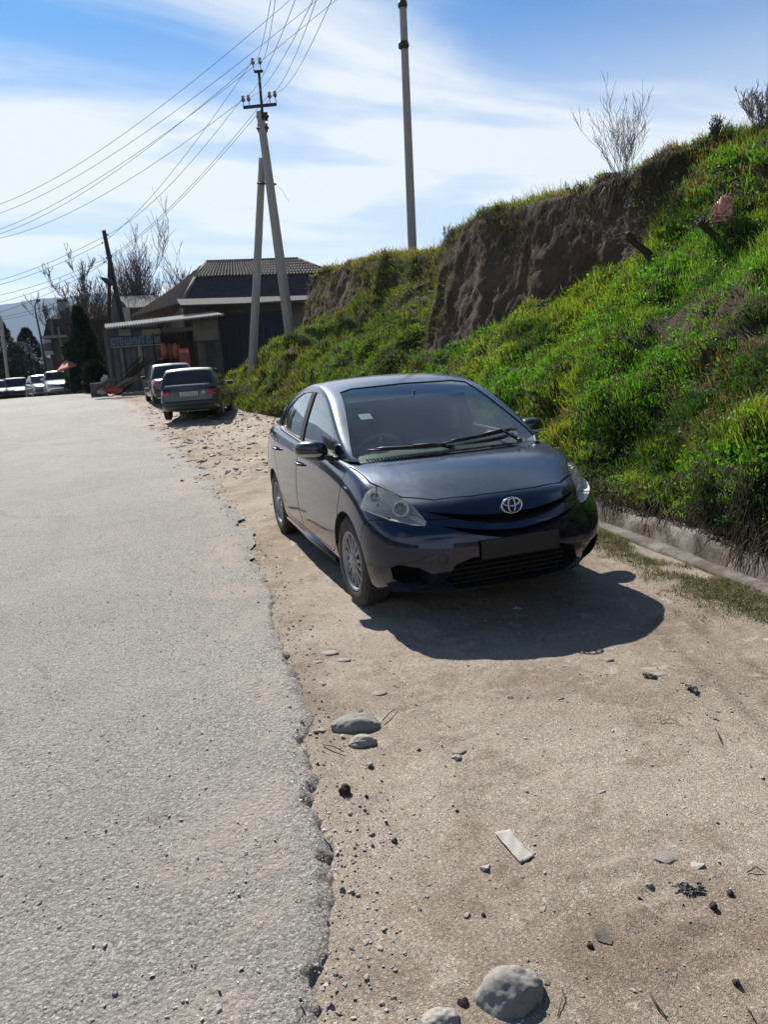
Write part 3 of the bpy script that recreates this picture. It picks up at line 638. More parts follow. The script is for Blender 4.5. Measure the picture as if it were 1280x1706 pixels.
def box_cage(xs, ys, zs, fn):
    """closed box-topology cage; fn(i,j,k)->(x,y,z)"""
    I, J, K = len(xs), len(ys), len(zs); idx = {}; V = []
    def vid(i, j, k):
        if (i, j, k) not in idx: idx[(i, j, k)] = len(V); V.append(fn(i, j, k))
        return idx[(i, j, k)]
    F = []
    for i in range(I-1):
        for j in range(J-1):
            F.append((vid(i, j, 0), vid(i, j+1, 0), vid(i+1, j+1, 0), vid(i+1, j, 0))); F.append((vid(i, j, K-1), vid(i+1, j, K-1), vid(i+1, j+1, K-1), vid(i, j+1, K-1)))
        for k in range(K-1):
            F.append((vid(i, 0, k), vid(i+1, 0, k), vid(i+1, 0, k+1), vid(i, 0, k+1))); F.append((vid(i, J-1, k), vid(i, J-1, k+1), vid(i+1, J-1, k+1), vid(i+1, J-1, k)))
    for j in range(J-1):
        for k in range(K-1):
            F.append((vid(0, j, k), vid(0, j, k+1), vid(0, j+1, k+1), vid(0, j+1, k))); F.append((vid(I-1, j, k), vid(I-1, j+1, k), vid(I-1, j+1, k+1), vid(I-1, j, k+1)))
    me = bpy.data.meshes.new('cage'); me.from_pydata(V, [], F)
    bm = bmesh.new(); bm.from_mesh(me); bmesh.ops.recalc_face_normals(bm, faces=bm.faces); bm.to_mesh(me); bm.free(); return me
class Skin:
    """remembers a smooth surface so that pieces cut from it can borrow its normals"""
    def __init__(s, me):
        me.calc_loop_triangles(); n = len(me.vertices); co = np.empty(n*3, np.float32); me.vertices.foreach_get('co', co); s.co = co.reshape(-1, 3)
        no = np.empty(n*3, np.float32); me.vertex_normals.foreach_get('vector', no); s.no = no.reshape(-1, 3)
        t = np.empty(len(me.loop_triangles)*3, np.int32); me.loop_triangles.foreach_get('vertices', t); s.t = t.reshape(-1, 3)
        s.bvh = BVHTree.FromPolygons([Vector(v) for v in s.co], [tuple(q) for q in s.t.tolist()])
    def normal(s, p):
        loc, nn, i, d = s.bvh.find_nearest(p)
        if i is None: return None, 9, None
        a, b, c = s.t[i]; A, B, Cc = s.co[a], s.co[b], s.co[c]; l = np.array(loc)
        v0, v1, v2 = B-A, Cc-A, l-A; d00 = v0@v0; d01 = v0@v1; d11 = v1@v1; d20 = v2@v0; d21 = v2@v1; den = d00*d11-d01*d01 or 1e-12
        v = (d11*d20-d01*d21)/den; w = (d00*d21-d01*d20)/den; n = s.no[a]*(1-v-w)+s.no[b]*v+s.no[c]*w
        return Vector(n).normalized(), d, nn
def smooth_like(me, skins, tol=.012):
    """normals: borrowed from the uncut skin where a face still lies on it, else the face's own"""
    me.polygons.foreach_set('use_smooth', [True]*len(me.polygons)); cache = {}; out = [None]*len(me.loops)
    for p in me.polygons:
        for li in p.loop_indices:
            vi = me.loops[li].vertex_index
            if vi not in cache:
                best = None
                for sk in skins:
                    n, d, g = sk.normal(me.vertices[vi].co)
                    if n is not None and d < tol and (best is None or d < best[1]): best = (n, d)
                cache[vi] = best
            b = cache[vi]
            out[li] = b[0] if b is not None and abs(b[0].dot(p.normal)) > .80 else p.normal
            if b is not None and b[0].dot(p.normal) < -.8: out[li] = -b[0]
    me.normals_split_custom_set([tuple(v) for v in out]); return me
def sheet_from(solid, prismf, skin, d=.007, mat=None, tol=.0008):
    """the outer surface of a solid inside a prism, as a sheet set d inward"""
    p = boolean(solid.copy(), cutter(mat or M_BLACKPL, prismf), 'INTERSECT'); bm = bmesh.new(); bm.from_mesh(p)
    kill = []
    for f in bm.faces:
        n, dd, g = skin.normal(f.calc_center_median())
        if n is None or dd > .004 or abs(n.dot(f.normal)) < .85: kill.append(f)
    bmesh.ops.delete(bm, geom=kill, context='FACES')
    for v in bm.verts:
        n, dd, g = skin.normal(v.co)
        if n is not None: v.co -= n*d
    bm.to_mesh(p); bm.free(); p.materials.clear(); return p
def interp_tab(tab, x):
    tab = np.asarray(tab, float); return [float(np.interp(x, tab[:, 0], tab[:, k])) for k in range(1, tab.shape[1])]
def lofted(xs, yf, kf, tab, front, rear, lv):
    """box-topology body. tab rows: x, half width, z bottom, z shoulder edge, z centre top, tuck at the bottom, tuck at the top.
    front/rear: lists by height level k of the x offset of the end faces; and the plan rounding"""
    I = len(xs); J = len(yf)*2-1; K = len(kf); ysg = [-v for v in yf[:0:-1]]+list(yf)
    def fn(i, j, k):
        x = xs[i]; w, zb, zs, zc, tb, tt = interp_tab(tab, x); f = kf[k]; y_ = ysg[j]
        wk = w*(1-tb*(1-min(1, f/.45))**2-tt*max(0, (f-.6)/.4)**2)
        ztop = zs+(zc-zs)*(1-abs(y_)**2.2); zbt = zb
        z = zbt+(ztop-zbt)*f if k == K-1 else zbt+(zs-zbt)*f
        fx = sstep(front['x0'], xs[-1], x); rx = sstep(rear['x0'], xs[0], x)
        X = x+float(fx)*(np.interp(f, front['f'], front['dx'])-front['plan']*abs(y_)**front['pow'])-float(rx)*(np.interp(f, rear['f'], rear['dx'])-rear['plan']*abs(y_)**rear['pow'])
        if k == K-1 or k == 0:
            pass
        return (float(X), float(y_*wk), float(z))
    return subsurf(box_cage(xs, ysg, kf, fn), lv)

def wheel_parts(parent, loc, r, w, side, spokes, rim_r, cov_mat=None, steer=0, hub='spoke', seg=40):
    """tyre with a hubcap; side +1 faces +y. The wheel is one part with a tyre and a hubcap under it"""
    b = MB(); R0 = rim_r; hw = w/2
    prof = [(R0*.96, hw*.86), (R0*1.0, hw*.95), (R0*1.06, hw*1.0), (r*.90, hw*1.0), (r*.955, hw*.93), (r*.985, hw*.82), (r, hw*.6), (r, -hw*.6), (r*.985, -hw*.82), (r*.955, -hw*.93), (r*.9, -hw), (R0*1.05, -hw), (R0*.9, -hw*.9)]
    M = Matrix.Rotation(-side*PI/2, 4, 'X')
    b.lathe(prof, seg, M)
    for a in range(int(seg*1.6)):      # tread blocks
        t = a/(seg*1.6)*2*PI
        for h_, o_ in ((.55, 0), (0, .4), (-.55, 0)):
            q = Vector(((r+.001)*math.cos(t+o_*.06), (r+.001)*math.sin(t+o_*.06), h_*hw)); Mq = M.to_3x3() @ Matrix.Rotation(t, 3, 'Z')
            b.box(M.to_3x3() @ q, (.008, r*.062, hw*.42), M=Mq)
    ty = b.build('wheel', M_RUBBER, parent, loc, (0, 0, steer))
    c = MB(); R1 = R0*1.0; o = hw*.80
    c.lathe([(R1, o-.03), (R1*1.01, o+.012), (R1*.955, o+.017), (R1*.90, o+.004), (R1*.86, o-.020)], seg, M)
    c.lathe([(R1*.27, o-.03), (R1*.27, o+.006), (R1*.22, o+.014), (R1*.08, o+.015), (0.001, o+.016)], 20, M)
    if hub == 'spoke':
        n = spokes
        for k in range(n):
            for q in (-1, 1):
                t = 2*PI*k/n+q*.13; t2 = 2*PI*k/n+q*.22
                p0 = (R1*.22*math.cos(t), R1*.22*math.sin(t)); p1 = (R1*.90*math.cos(t2), R1*.90*math.sin(t2)); d = Vector((p1[0]-p0[0], p1[1]-p0[1])).normalized(); nn = Vector((-d.y, d.x))
                vs = []
                for (px, py), ww, hh_ in ((p0, R1*.075, .004), (p1, R1*.055, -.002)):
                    for s1, dz in ((-1, -.022), (-.75, 0), (.75, 0), (1, -.022)): vs.append(M @ Vector((px+nn.x*ww*s1, py+nn.y*ww*s1, o+hh_+dz)))
                c.add(vs, [(0, 1, 5, 4), (1, 2, 6, 5), (2, 3, 7, 6)])
    elif hub == 'disc':
        c.lathe([(R1*.9, o-.01), (R1*.6, o+.006), (R1*.28, o-.004)], seg, M)
    hc = c.build('hubcap', cov_mat or M_HUB, ty, fix=False)
    d_ = MB(); d_.lathe([(R1*.93, o-.045), (R1*.3, o-.05), (.001, o-.05)], seg, M)
    if hub == 'disc': d_ = None
    if d_: d_.build('brake_disc', M_DARK, ty)
    return ty
def screen_mat():
    m_ = glass_mat('windscreen_glass', (.74, .82, .78), .05, 1.25); n = m_.node_tree.nodes; l = m_.node_tree.links
    tr = [q for q in n if q.type == 'BSDF_TRANSPARENT'][0]; tc_ = [q for q in n if q.type == 'TEX_COORD'][0]
    sp = n.new('ShaderNodeSeparateXYZ'); l.new(tc_.outputs['Object'], sp.inputs[0]); rp = n.new('ShaderNodeValToRGB')      # the sun strip along the top edge
    mr = n.new('ShaderNodeMapRange'); mr.inputs['From Min'].default_value = 1.28; mr.inputs['From Max'].default_value = 1.40; l.new(sp.outputs[2], mr.inputs[0]); l.new(mr.outputs[0], rp.inputs[0])
    e = rp.color_ramp.elements; e[0].position = .40; e[0].color = (.55, .64, .60, 1); e[1].position = .46; e[1].color = (.10, .12, .16, 1); l.new(rp.outputs[0], tr.inputs[0]); return m_
# ---------------------------------------------------------------- the dark blue saloon in front
M_NAVY = car_paint('navy_metallic_paint', (.0024, .0070, .028), .60, .18, .09, (.13, .115, .095), topdust_sheen=.36)
M_CLEARGL = screen_mat()
M_SIDEGL = glass_mat('side_glass', (.42, .47, .46), .12, 1.9)
M_MIRH = flatmat('mirror_housing', (.012, .013, .017), .25, coat=.6)
M_CABIN = flatmat('cabin_lining', (.42, .42, .40), .9)
def saloon():
    root = empty('parked_car', (0, 0, 0), 0, 'dark navy blue four-door saloon parked on the dirt verge with its front towards the viewer', 'car')
    xs = [-3.40, -3.30, -3.10, -2.75, -2.35, -1.9, -1.4, -.9, -.45, -.1, .2, .45, .63, .74, .80]
    yf = [0, .28, .55, .78, .93, 1.0]; kf = [0, .10, .28, .46, .62, .78, .90, 1.0]
    #       x    halfw  zb   zsh  zc   tb   tt
    tab = [(-3.45, .70, .34, .98, 1.075, .06, .10), (-3.30, .775, .27, 1.01, 1.085, .06, .09), (-3.05, .825, .22, 1.03, 1.095, .05, .085), (-2.6, .848, .19, 1.035, 1.09, .05, .085), (-1.9, .850, .185, 1.01, 1.03, .055, .075),
           (-1.2, .850, .185, .985, 1.0, .055, .075), (-.6, .850, .185, .965, .985, .055, .075), (-.15, .848, .185, .935, .975, .05, .085), (.15, .846, .185, .888, .955, .045, .095), (.42, .838, .185, .825, .895, .05, .09), (.6, .815, .17, .775, .835, .06, .075), (.72, .775, .175, .745, .79, .07, .05), (.80, .72, .19, .715, .755, .08, .03)]
    front = dict(x0=.05, f=[0, .12, .3, .5, .68, .85, 1], dx=[-.085, .02, .045, .050, .045, .0, -.085], plan=.255, pow=2.9)
    rear = dict(x0=-2.7, f=[0, .2, .5, .8, 1], dx=[-.06, .03, .03, .0, -.05], plan=.22, pow=2.8)
    skin = lofted(xs, yf, kf, tab, front, rear, 3)
    skin.materials.append(M_NAVY); sk = Skin(skin)
    # greenhouse
    gx = [-2.98, -2.80, -2.55, -2.2, -1.8, -1.4, -1.0, -.65, -.30, -.02, .12]
    #        x    wbelt  zroof   wroof
    gt = [(-3.10, .66, 1.02, .57), (-2.85, .72, 1.105, .57), (-2.55, .76, 1.27, .57), (-2.2, .785, 1.395, .585), (-1.8, .79, 1.472, .605), (-1.4, .79, 1.486, .612), (-1.0, .785, 1.430, .61), (-.65, .78, 1.300, .60), (-.30, .765, 1.135, .61), (-.02, .74, 1.010, .63), (.12, .72, .945, .62)]
    gy = [0, .35, .68, .90, 1.0]; gk = [0, .3, .62, .86, 1.0]; gys = [-v for v in gy[:0:-1]]+gy
    def gf(i, j, k):
        x = gx[i]; wb, zr, wr = interp_tab(gt, x); f = gk[k]; zb = .86; y_ = gys[j]; zt = zr-(.040*abs(y_)**2.4)
        zz = zb+(zt-zb)*f; hgt = (zz-.95)/.5; wv = wb+(wr-wb)*min(1, max(0, hgt))**1.35 if True else 0
        xx = x-(.20*abs(y_)**2.2 if i >= 7 else 0)*(i-6)/4+(.10*abs(y_)**2 if i <= 2 else 0)*(3-i)/3
        return (xx, y_*wv, zz)
    gh = subsurf(box_cage(gx, gys, gk, gf), 3); gh.materials.append(M_NAVY); gs = Skin(gh)
    g1 = inset_mesh(gh, .007); g2 = inset_mesh(gh, .011); g3 = inset_mesh(gh, .045)
    for q in (g1, g2, g3): q.materials.clear()
    g1.materials.append(M_SIDEGL); g2.materials.append(M_SIDEGL); g3.materials.append(M_CABIN)
    M0 = M_NAVY
    # ---- lower body
    body = skin
    for xw in (0, -2.55):
        for s in (-1, 1):
            body = boolean(body, cutter(M_BLACKPL, lambda b: b.lathe([(0.001, 0), (.338, 0), (.338, .4), (.001, .4)], 56, Matrix.Translation((xw, s*.56, .305)) @ Matrix.Rotation(-s*PI/2, 4, 'X'), False)))
    body = boolean(body, cutter(M_DASH, lambda b: b.prism([(-.02, .42), (-.02, .80), (-.25, 1.3), (-2.95, 1.3), (-2.62, .75), (-2.62, .42)], -.70, .70)))
    fr = []      # openings in the bumper and nose
    def crescent(y0, zc_, half, thick, droop, n=14):
        up_ = []; dn = []
        for i in range(n+1):
            y = -half+2*half*i/n; t = abs(y)/half; z = zc_+droop*t**1.7; th = thick*(1-t**2.2)
            up_.append((y, z+th*.35)); dn.append((y, z-th*.65))
        return up_+dn[::-1]
    slot1 = crescent(0, .640, .52, .054, .070); slot2 = crescent(0, .556, .46, .046, .074)
    for pl_ in (slot1, slot2): body = boolean(body, cutter(M_DARK, lambda b: b.prism(pl_, .60, 1.2, 'x')))
    low = [(-.30, .435), (.30, .435), (.40, .40), (.45, .30), (.37, .225), (-.37, .225), (-.45, .30), (-.40, .40)]
    body = boolean(body, cutter(M_DARK, lambda b: b.prism(low, .58, 1.2, 'x')))
    for s in (-1, 1):
        pk = [(s*.735, .375), (s*.70, .40), (s*.60, .385), (s*.50, .325), (s*.53, .27), (s*.66, .265), (s*.72, .30)]
        body = boolean(body, cutter(M_DARK, lambda b: b.prism(pk, .40, 1.2, 'x')))
    # headlamp pockets: a leaf-shaped outline seen from straight ahead and above
    def lamp_outline(s, e=0.0):
        P = [(.395, -.765), (.30, -.80), (.34, -.86), (.60, -.88), (.80, -.70), (.86, -.50)]
        return P
    hl = [(-.90, .885), (-.80, .876), (-.72, .848), (-.625, .800), (-.565, .735), (-.525, .655), (-.54, .632), (-.61, .640), (-.70, .662), (-.78, .695), (-.90, .745)]
    def hl_poly(s, g=0):
        c_ = (-.68, .74); return [(s*-1*(c_[0]+(y-c_[0])*(1+g)), c_[1]+(z-c_[1])*(1+g)) for y, z in hl]
    lamps = []
    for s in (-1, 1):
        dirv = (0, 0)
        def slant(b, poly, a0, a1):      # prism along x that leans outwards a little
            n = len(poly); vs = [(a0, y-s*.0, z) for y, z in poly]+[(a1, y, z) for y, z in poly]
            b.add(vs, [tuple(range(n)), tuple(range(2*n-1, n-1, -1))]+[(i, i+n, (i+1) % n+n, (i+1) % n) for i in range(n)])
        lens = sheet_from(skin, lambda b: slant(b, hl_poly(s), .26, 1.2), sk, .001)
        lamps.append((s, lens))
        body = boolean(body, cutter(M_REFL, lambda b: slant(b, hl_poly(s, .015), .27, 1.2)))
    # panels cut out of the body, a 5 mm gap round each
    pieces = {}
    def take(name, polys, g=.0045):
        nonlocal body
        ins, outs = polys
        p = boolean(body.copy(), cutter(M_BLACKPL, ins), 'INTERSECT'); body = boolean(body, cutter(M_BLACKPL, outs)); pieces[name] = p
    def shrink(poly, g):
        c0 = np.mean(poly, 0); P = np.array(poly); out = []; n = len(P)
        area = sum(P[i][0]*P[(i+1) % n][1]-P[(i+1) % n][0]*P[i][1] for i in range(n)); sg = 1 if area > 0 else -1
        for i in range(n):
            a, b, c = P[i-1], P[i], P[(i+1) % n]; d1 = (b-a)/np.linalg.norm(b-a); d2 = (c-b)/np.linalg.norm(c-b)
            n1, n2 = np.array([-d1[1], d1[0]])*sg, np.array([-d2[1], d2[0]])*sg; m_ = (n1+n2); m_ = m_/max(.35, (m_@m_)/2); out.append(tuple(b+m_*g))
        return out
    fd = [(-.10, 1.2), (-.10, .90), (-.135, .72), (-.22, .50), (-.36, .33), (-.45, .265), (-1.44, .265), (-1.475, .45), (-1.46, .7), (-1.40, 1.2)]
    rd = [(-1.40, 1.2), (-1.46, .7), (-1.475, .45), (-1.44, .265), (-2.04, .265), (-2.14, .36), (-2.205, .50), (-2.28, .64), (-2.42, .80), (-2.50, .95), (-2.52, 1.2)]
    hood = [(-.42, -.745), (-.10, -.755), (.22, -.725), (.46, -.60), (.60, -.44), (.665, -.22), (.68, 0), (.665, .22), (.60, .44), (.46, .60), (.22, .725), (-.10, .755), (-.42, .745)]
    for s in (-1, 1):
        for nm, pl_ in (('front_door', fd), ('rear_door', rd)):
            a, b_ = (-.95, -.62) if s < 0 else (.62, .95)
            take((nm, s), (lambda b: b.prism(shrink(pl_, .009), a, b_, 'y'), lambda b: b.prism(pl_, a, b_, 'y')))
    take(('hood', 0), (lambda b: b.prism(shrink(hood, .010), .70, 1.3, 'z'), lambda b: b.prism(hood, .70, 1.3, 'z')))
    bump = [(1.2, .665), (.52, .665), (.40, .655), (.335, .62), (.30, .5), (.10, .1), (1.2, .1)]
    take(('bumper', 0), (lambda b: b.prism(shrink(bump, .005), -1, 1, 'y'), lambda b: b.prism(bump, -1, 1, 'y')))
    bo = link('body', smooth_like(body, [sk]), None, root)
    for (nm, s), me in pieces.items():
        o = link(nm, smooth_like(me, [sk]), None, root)
        pieces[(nm, s)] = o
    # ---- greenhouse shell, panes
    side_f = [(-.42, .965), (-.52, 1.085), (-.66, 1.19), (-.84, 1.29), (-1.02, 1.352), (-1.22, 1.382), (-1.345, 1.386), (-1.40, .985)]
    side_r = [(-1.50, .99), (-1.445, 1.386), (-1.75, 1.372), (-1.98, 1.325), (-2.2, 1.24), (-2.42, 1.10), (-2.44, 1.055), (-2.30, 1.035)]
    wsc = [(-.62, .90), (-.705, .985), (-.685, 1.05), (-.535, 1.385), (-.43, 1.405), (0, 1.415), (.43, 1.405), (.535, 1.385), (.685, 1.05), (.705, .985), (.62, .90)]
    rsc = [(-.62, 1.10), (-.50, 1.33), (-.4, 1.35), (.4, 1.35), (.50, 1.33), (.62, 1.10), (.55, 1.06), (-.55, 1.06)]
    shell = boolean(gh, g3)
    panes = []
    def pane(name, prismf, mat):
        nonlocal shell
        p = sheet_from(gh, prismf, gs, .007); panes.append((name, p, mat))
        shell = boolean(shell, cutter(M_BLACKPL, prismf))
    pane('windscreen', lambda b: b.prism(wsc, -1.12, .6, 'x'), M_CLEARGL)
    pane('rear_window', lambda b: b.prism(rsc, -3.4, -1.95, 'x'), M_SIDEGL)
    for s in (-1, 1):
        a, b_ = (-.9, -.45) if s < 0 else (.45, .9)
        pane('door_window', lambda b: b.prism(side_f, a, b_, 'y'), M_SIDEGL); pane('door_window', lambda b: b.prism(side_r, a, b_, 'y'), M_SIDEGL)
    shell = boolean(shell, cutter(M_DARK, lambda b: b.box((-1.5, 0, .70), (4.4, 2.4, .50))))
    link('roof', smooth_like(shell, [gs], .004), None, root)
    for nm, me, mt in panes: link(nm, smooth_like(me, [gs], .02), mt, root)
    # black seal along the foot of the side windows and round the screen
    def on_gh(x, s, z, off=.004):
        h = gs.bvh.ray_cast(Vector((x, s*1.2, z)), Vector((0, -s, 0)))
        return (h[0]+Vector((0, s*off, 0))) if h[0] is not None else None
    for s in (-1, 1):
        pts_ = [on_gh(x, s, z, .006) for x, z in zip(np.linspace(-.36, -2.46, 26), np.interp(np.linspace(-.36, -2.46, 26), [-2.46, -1.45, -.36], [1.043, .985, .955]))]
        b = MB(); b.tube([p for p in pts_ if p], .011, 6); b.build('belt_moulding', M_BLACKPL, root)
        bp = MB(); pp = [on_gh(x, s, z, .0015) for x, z in ((-1.395, .985), (-1.335, 1.388), (-1.455, 1.388), (-1.505, .985))]; pq = []
        rows = 9
        for i in range(rows+1):
            f = i/rows
            xa = pp[0].x*(1-f)+pp[1].x*f; xb = pp[3].x*(1-f)+pp[2].x*f; z = .985*(1-f)+1.388*f
            pq += [on_gh(xa, s, z, .0025), on_gh((xa+xb)/2, s, z, .003), on_gh(xb, s, z, .0025)]
        bp.sheet(pq, rows+1, 3); bp.build('door_pillar', M_BLACKPL, root, fix=False)
    # ---- lamps
    for s, lens in lamps:
        thin = lens
        o = link('headlight', smooth_like(thin, [sk], .02), M_LENS, root)
        def deep(y, z, d): return sk.bvh.ray_cast(Vector((2, s*y, z)), Vector((-1, 0, 0)))[0].x-d
        for (x, y, z, r, ax) in ((deep(.615, .715, .060), .615, .715, .046, .30), (deep(.72, .765, .065), .72, .770, .036, .5)):
            Mx = Matrix.Translation((x, s*y, z)) @ Matrix.Rotation(s*ax, 4, 'Z') @ Matrix.Rotation(PI/2, 4, 'Y')
            b = MB(); b.lathe([(r*1.08, .01), (r, .012), (r*.86, -.01), (r*.5, -.045), (.01, -.055)], 24, Mx); b.build('reflector', M_REFL, o, fix=False)
        b = MB()
        for (x, y, z) in ((deep(.615, .715, .09), .613, .715), (deep(.72, .765, .085), .72, .77)): b.lathe([(.001, .02), (.014, .012), (.017, -.02), (.010, -.05)], 12, Matrix.Translation((x, s*y, z)) @ Matrix.Rotation(PI/2, 4, 'Y'))
        b.tube([(deep(.615, .715, .11), s*.613, .705), (deep(.72, .765, .11), s*.72, .755)], .006, 5)
        b.build('bulb', M_WHITE, o)
    # ---- emblem, slats, plate
    def on_front(y, z, off=0.0):
        h = sk.bvh.ray_cast(Vector((2, y, z)), Vector((-1, 0, 0))); return Vector((h[0].x+off, y, z))
    cx_ = on_front(0, .70, .004).x
    b = MB()
    def ell(cy_, cz, ry, rz_, rad, n=36): b.tube([Vector((cx_+.010-.10*(cz+rz_*math.sin(t)-.70), cy_+ry*math.cos(t), cz+rz_*math.sin(t))) for t in [2*PI*i/n for i in range(n+1)]], rad, 8, cap=False)
    ell(0, .70, .068, .046, .0058); ell(0, .700, .023, .044, .0048); ell(0, .719, .054, .0225, .0048)
    b.build('emblem', M_CHROME, root, fix=False)
    b = MB()
    for z in (.245, .275, .305, .335, .365, .395): b.box((.665, 0, z), (.03, .80, .008))
    for y in np.linspace(-.36, .36, 9): b.box((.655, y, .325), (.012, .006, .18))
    b.build('lower_grille', M_DARK, root)  # slats are near-black: the deep shade of the opening is put into their colour
    b = MB(); b.box((on_front(0, .485).x+.012, 0, .478), (.012, .52, .115)); b.build('number_plate', flatmat('masked_plate', (.006, .0075, .012), .5), root, bev=.003)
    for s in (-1, 1):
        p = on_front(s*.47, .435, .002)
        if s < 0: b = MB(); b.lathe([(.034, -.01), (.034, .004), (.030, .006), (.001, .004)], 24, Matrix.Translation(p) @ Matrix.Rotation(R_(-14), 4, 'Z') @ Matrix.Rotation(PI/2, 4, 'Y')); b.build('tow_hook_cover', M_BLACKPL, root)
    # ---- cowl, wipers
    b = MB(); n = 25; P = []
    for i in range(n):
        y = -.70+1.4*i/(n-1); q = abs(y)/.7; x0 = .09-.20*q**2.2; P += [(x0-.02, y, .962-.028*q**2.4), (x0-.11, y, .974-.028*q**2.4), (x0-.20, y, .982-.02*q**2)]
    b.sheet(P, n, 3)
    for i in range(1, 60):
        y = -.64+1.28*i/60; q = abs(y)/.7; x0 = .09-.20*q**2.2; b.box((x0-.065, y, .973-.028*q**2.4), (.06, .006, .010))
    b.build('cowl_panel', M_BLACKPL, root, fix=False)
    def on_ws(y, z, off=.02):
        h = gs.bvh.ray_cast(Vector((1.5, y, z)), Vector((-1, 0, 0))); return h[0]+Vector((off*.6, 0, off*.8))
    for (y0, y1, z0, z1, ya) in ((-.60, -.04, 1.005, .995, -.12), (-.10, .56, 1.01, 1.035, .42 - .0)):
        b = MB(); L_ = [on_ws(y0+(y1-y0)*i/12, z0+(z1-z0)*i/12, .012) for i in range(13)]; b.tube(L_, .0065, 5)
        L2 = [p+Vector((.008, 0, .012)) for p in L_[1:-1]]; b.tube(L2, [.004]+[.009]*9+[.004], 5)
        piv = Vector((.02-.2*(abs(ya)/.7)**2.2, ya if y0 < -.3 else -.02+.0, .985)); midp = L_[6]+Vector((.012, 0, .02)); b.tube([Vector((.0, (y1 if y0 < -.3 else y1-.08), .985)), L_[9]+Vector((.012, 0, .022)), midp], [.013, .009, .006], 6)
        b.lathe([(.018, -.01), (.018, .014), (.008, .02), (.001, .02)], 12, Matrix.Translation((.0, (y1 if y0 < -.3 else y1-.08), .982)))
        b.build('wiper', M_BLACKPL, root)
    # ---- mirrors, handles
    M_NAVY2 = M_NAVY
    for s in (-1, 1):
        bm = bmesh.new(); bmesh.ops.create_icosphere(bm, subdivisions=4, radius=1)
        for v in bm.verts:
            x, y, z = v.co; x = math.copysign(abs(x)**.8, x); y = math.copysign(abs(y)**.75, y); z = math.copysign(abs(z)**.72, z)
            if x < -.35: x = -.35-(abs(x)-.35)*.25
            v.co = Vector((x*.085-.60+.035*(1-abs(y))-.03*y, s*(.895+y*.115), 1.005+z*.072*(1-.16*y)+.012*y))
        me = bpy.data.meshes.new('mirror'); bm.to_mesh(me); bm.free(); me.polygons.foreach_set('use_smooth', [True]*len(me.polygons))
        mo = link('wing_mirror', me, M_MIRH, root)
        b = MB(); b.box((-.50, s*.775, .955), (.10, .11, .035)); b.build('mirror_foot', M_BLACKPL, mo, bev=.01)
        b = MB(); b.box((-.632, s*.90, 1.005), (.006, .17, .105)); b.build('mirror_glass', M_MIRROR, mo, bev=.002)
        b = MB(); P = []
        for i in range(9):
            for k in range(3):
                y = .84+.16*i/8; z = .967+.022*k/2; q = (y-.895)/.115; zz = (z-1.005)/.072
                xx = math.sqrt(max(.03, 1-abs(q)**2.4-abs(zz)**2.6)); P.append((-.60+xx*.085+.035*(1-abs(q))-.03*q+.006, s*y, z))
        b.sheet(P, 9, 3); b.build('turn_signal', M_LENS if False else M_WHITE, mo, fix=False)
        for xh_, zh_ in ((-1.30, .825), (-2.28, .862)):
            h = sk.bvh.ray_cast(Vector((xh_, s*1.4, zh_)), Vector((0, -s, 0)))[0]
            door = pieces[('front_door' if xh_ > -2 else 'rear_door', s)]
            b = MB(); b.tube([h+Vector((.085, s*-.006, -.004)), h+Vector((.075, s*.022, 0)), h+Vector((.03, s*.036, .003)), h+Vector((-.04, s*.037, .004)), h+Vector((-.08, s*.022, .003)), h+Vector((-.09, s*-.006, 0))], [.010, .012, .0125, .0125, .012, .010], 8)
            b.build('handle', M_NAVY, door)
    for s, x, z in ((-1, .135, .745),):
        h = sk.bvh.ray_cast(Vector((-.03, s*1.4, .80)), Vector((0, -s, 0)))[0]
        b = MB(); b.box(h, (.055, .004, .012)); b.build('side_badge', M_CHROME, root)
    # sills
    for s in (-1, 1):
        b = MB(); b.tube([(-.42, s*.800, .215), (-1.3, s*.812, .212), (-2.15, s*.800, .215)], .028, 8); b.build('sill', M_NAVY, root)
    # wheels
    for xw, st in ((0, R_(2)), (-2.55, 0)):
        for s in (-1, 1): wheel_parts(root, (xw, s*.735, .30), .302, .185, s, 7, .205, steer=st, seg=56)
    b = MB(); b.box((-1.3, 0, .24), (3.6, 1.0, .10)); b.box((0, 0, .30), (.1, 1.3, .07)); b.box((-2.55, 0, .30), (.1, 1.3, .07)); b.box((.35, 0, .35), (.5, .9, .2)); b.build('underbody', M_DARK, root)
    # ---- cabin
    def seat(x, y, w=.50, back=.62, hr=True):
        b = MB()
        def pad(cx, cy, cz, dx, dy, dz, ry):
            bm = bmesh.new(); bmesh.ops.create_cube(bm, size=1); bmesh.ops.subdivide_edges(bm, edges=bm.edges[:], cuts=3, use_grid_fill=True)
            for v in bm.verts:
                q = v.co*2; l = max(abs(q.x), abs(q.y), abs(q.z)); v.co = q*(.86+.14*(1-(q.length-1)/.75))*.5
            M = Matrix.Translation((cx, cy, cz)) @ Matrix.Rotation(ry, 4, 'Y') @ Matrix.Diagonal((dx, dy, dz, 1))
            bm.transform(M); vs = [v.co.copy() for v in bm.verts]; bm.verts.index_update(); b.add(vs, [tuple(v.index for v in f.verts) for f in bm.faces], True); bm.free()
        pad(x, y, .58, .50, w, .16, 0); pad(x-.30, y, .58+back/2, .14, w, back, R_(-14))
        if hr: pad(x-.39, y, .58+back+.10, .09, w*.52, .17, R_(-10))
        return b
    seat(-.98, -.36).build('front_seat', M_SEAT, root); seat(-.98, .36).build('front_seat', M_SEAT, root)
    b = seat(-1.95, 0, 1.25, .55, False)
    b.build('rear_seat', M_SEAT, root)
    b = MB(); P = []
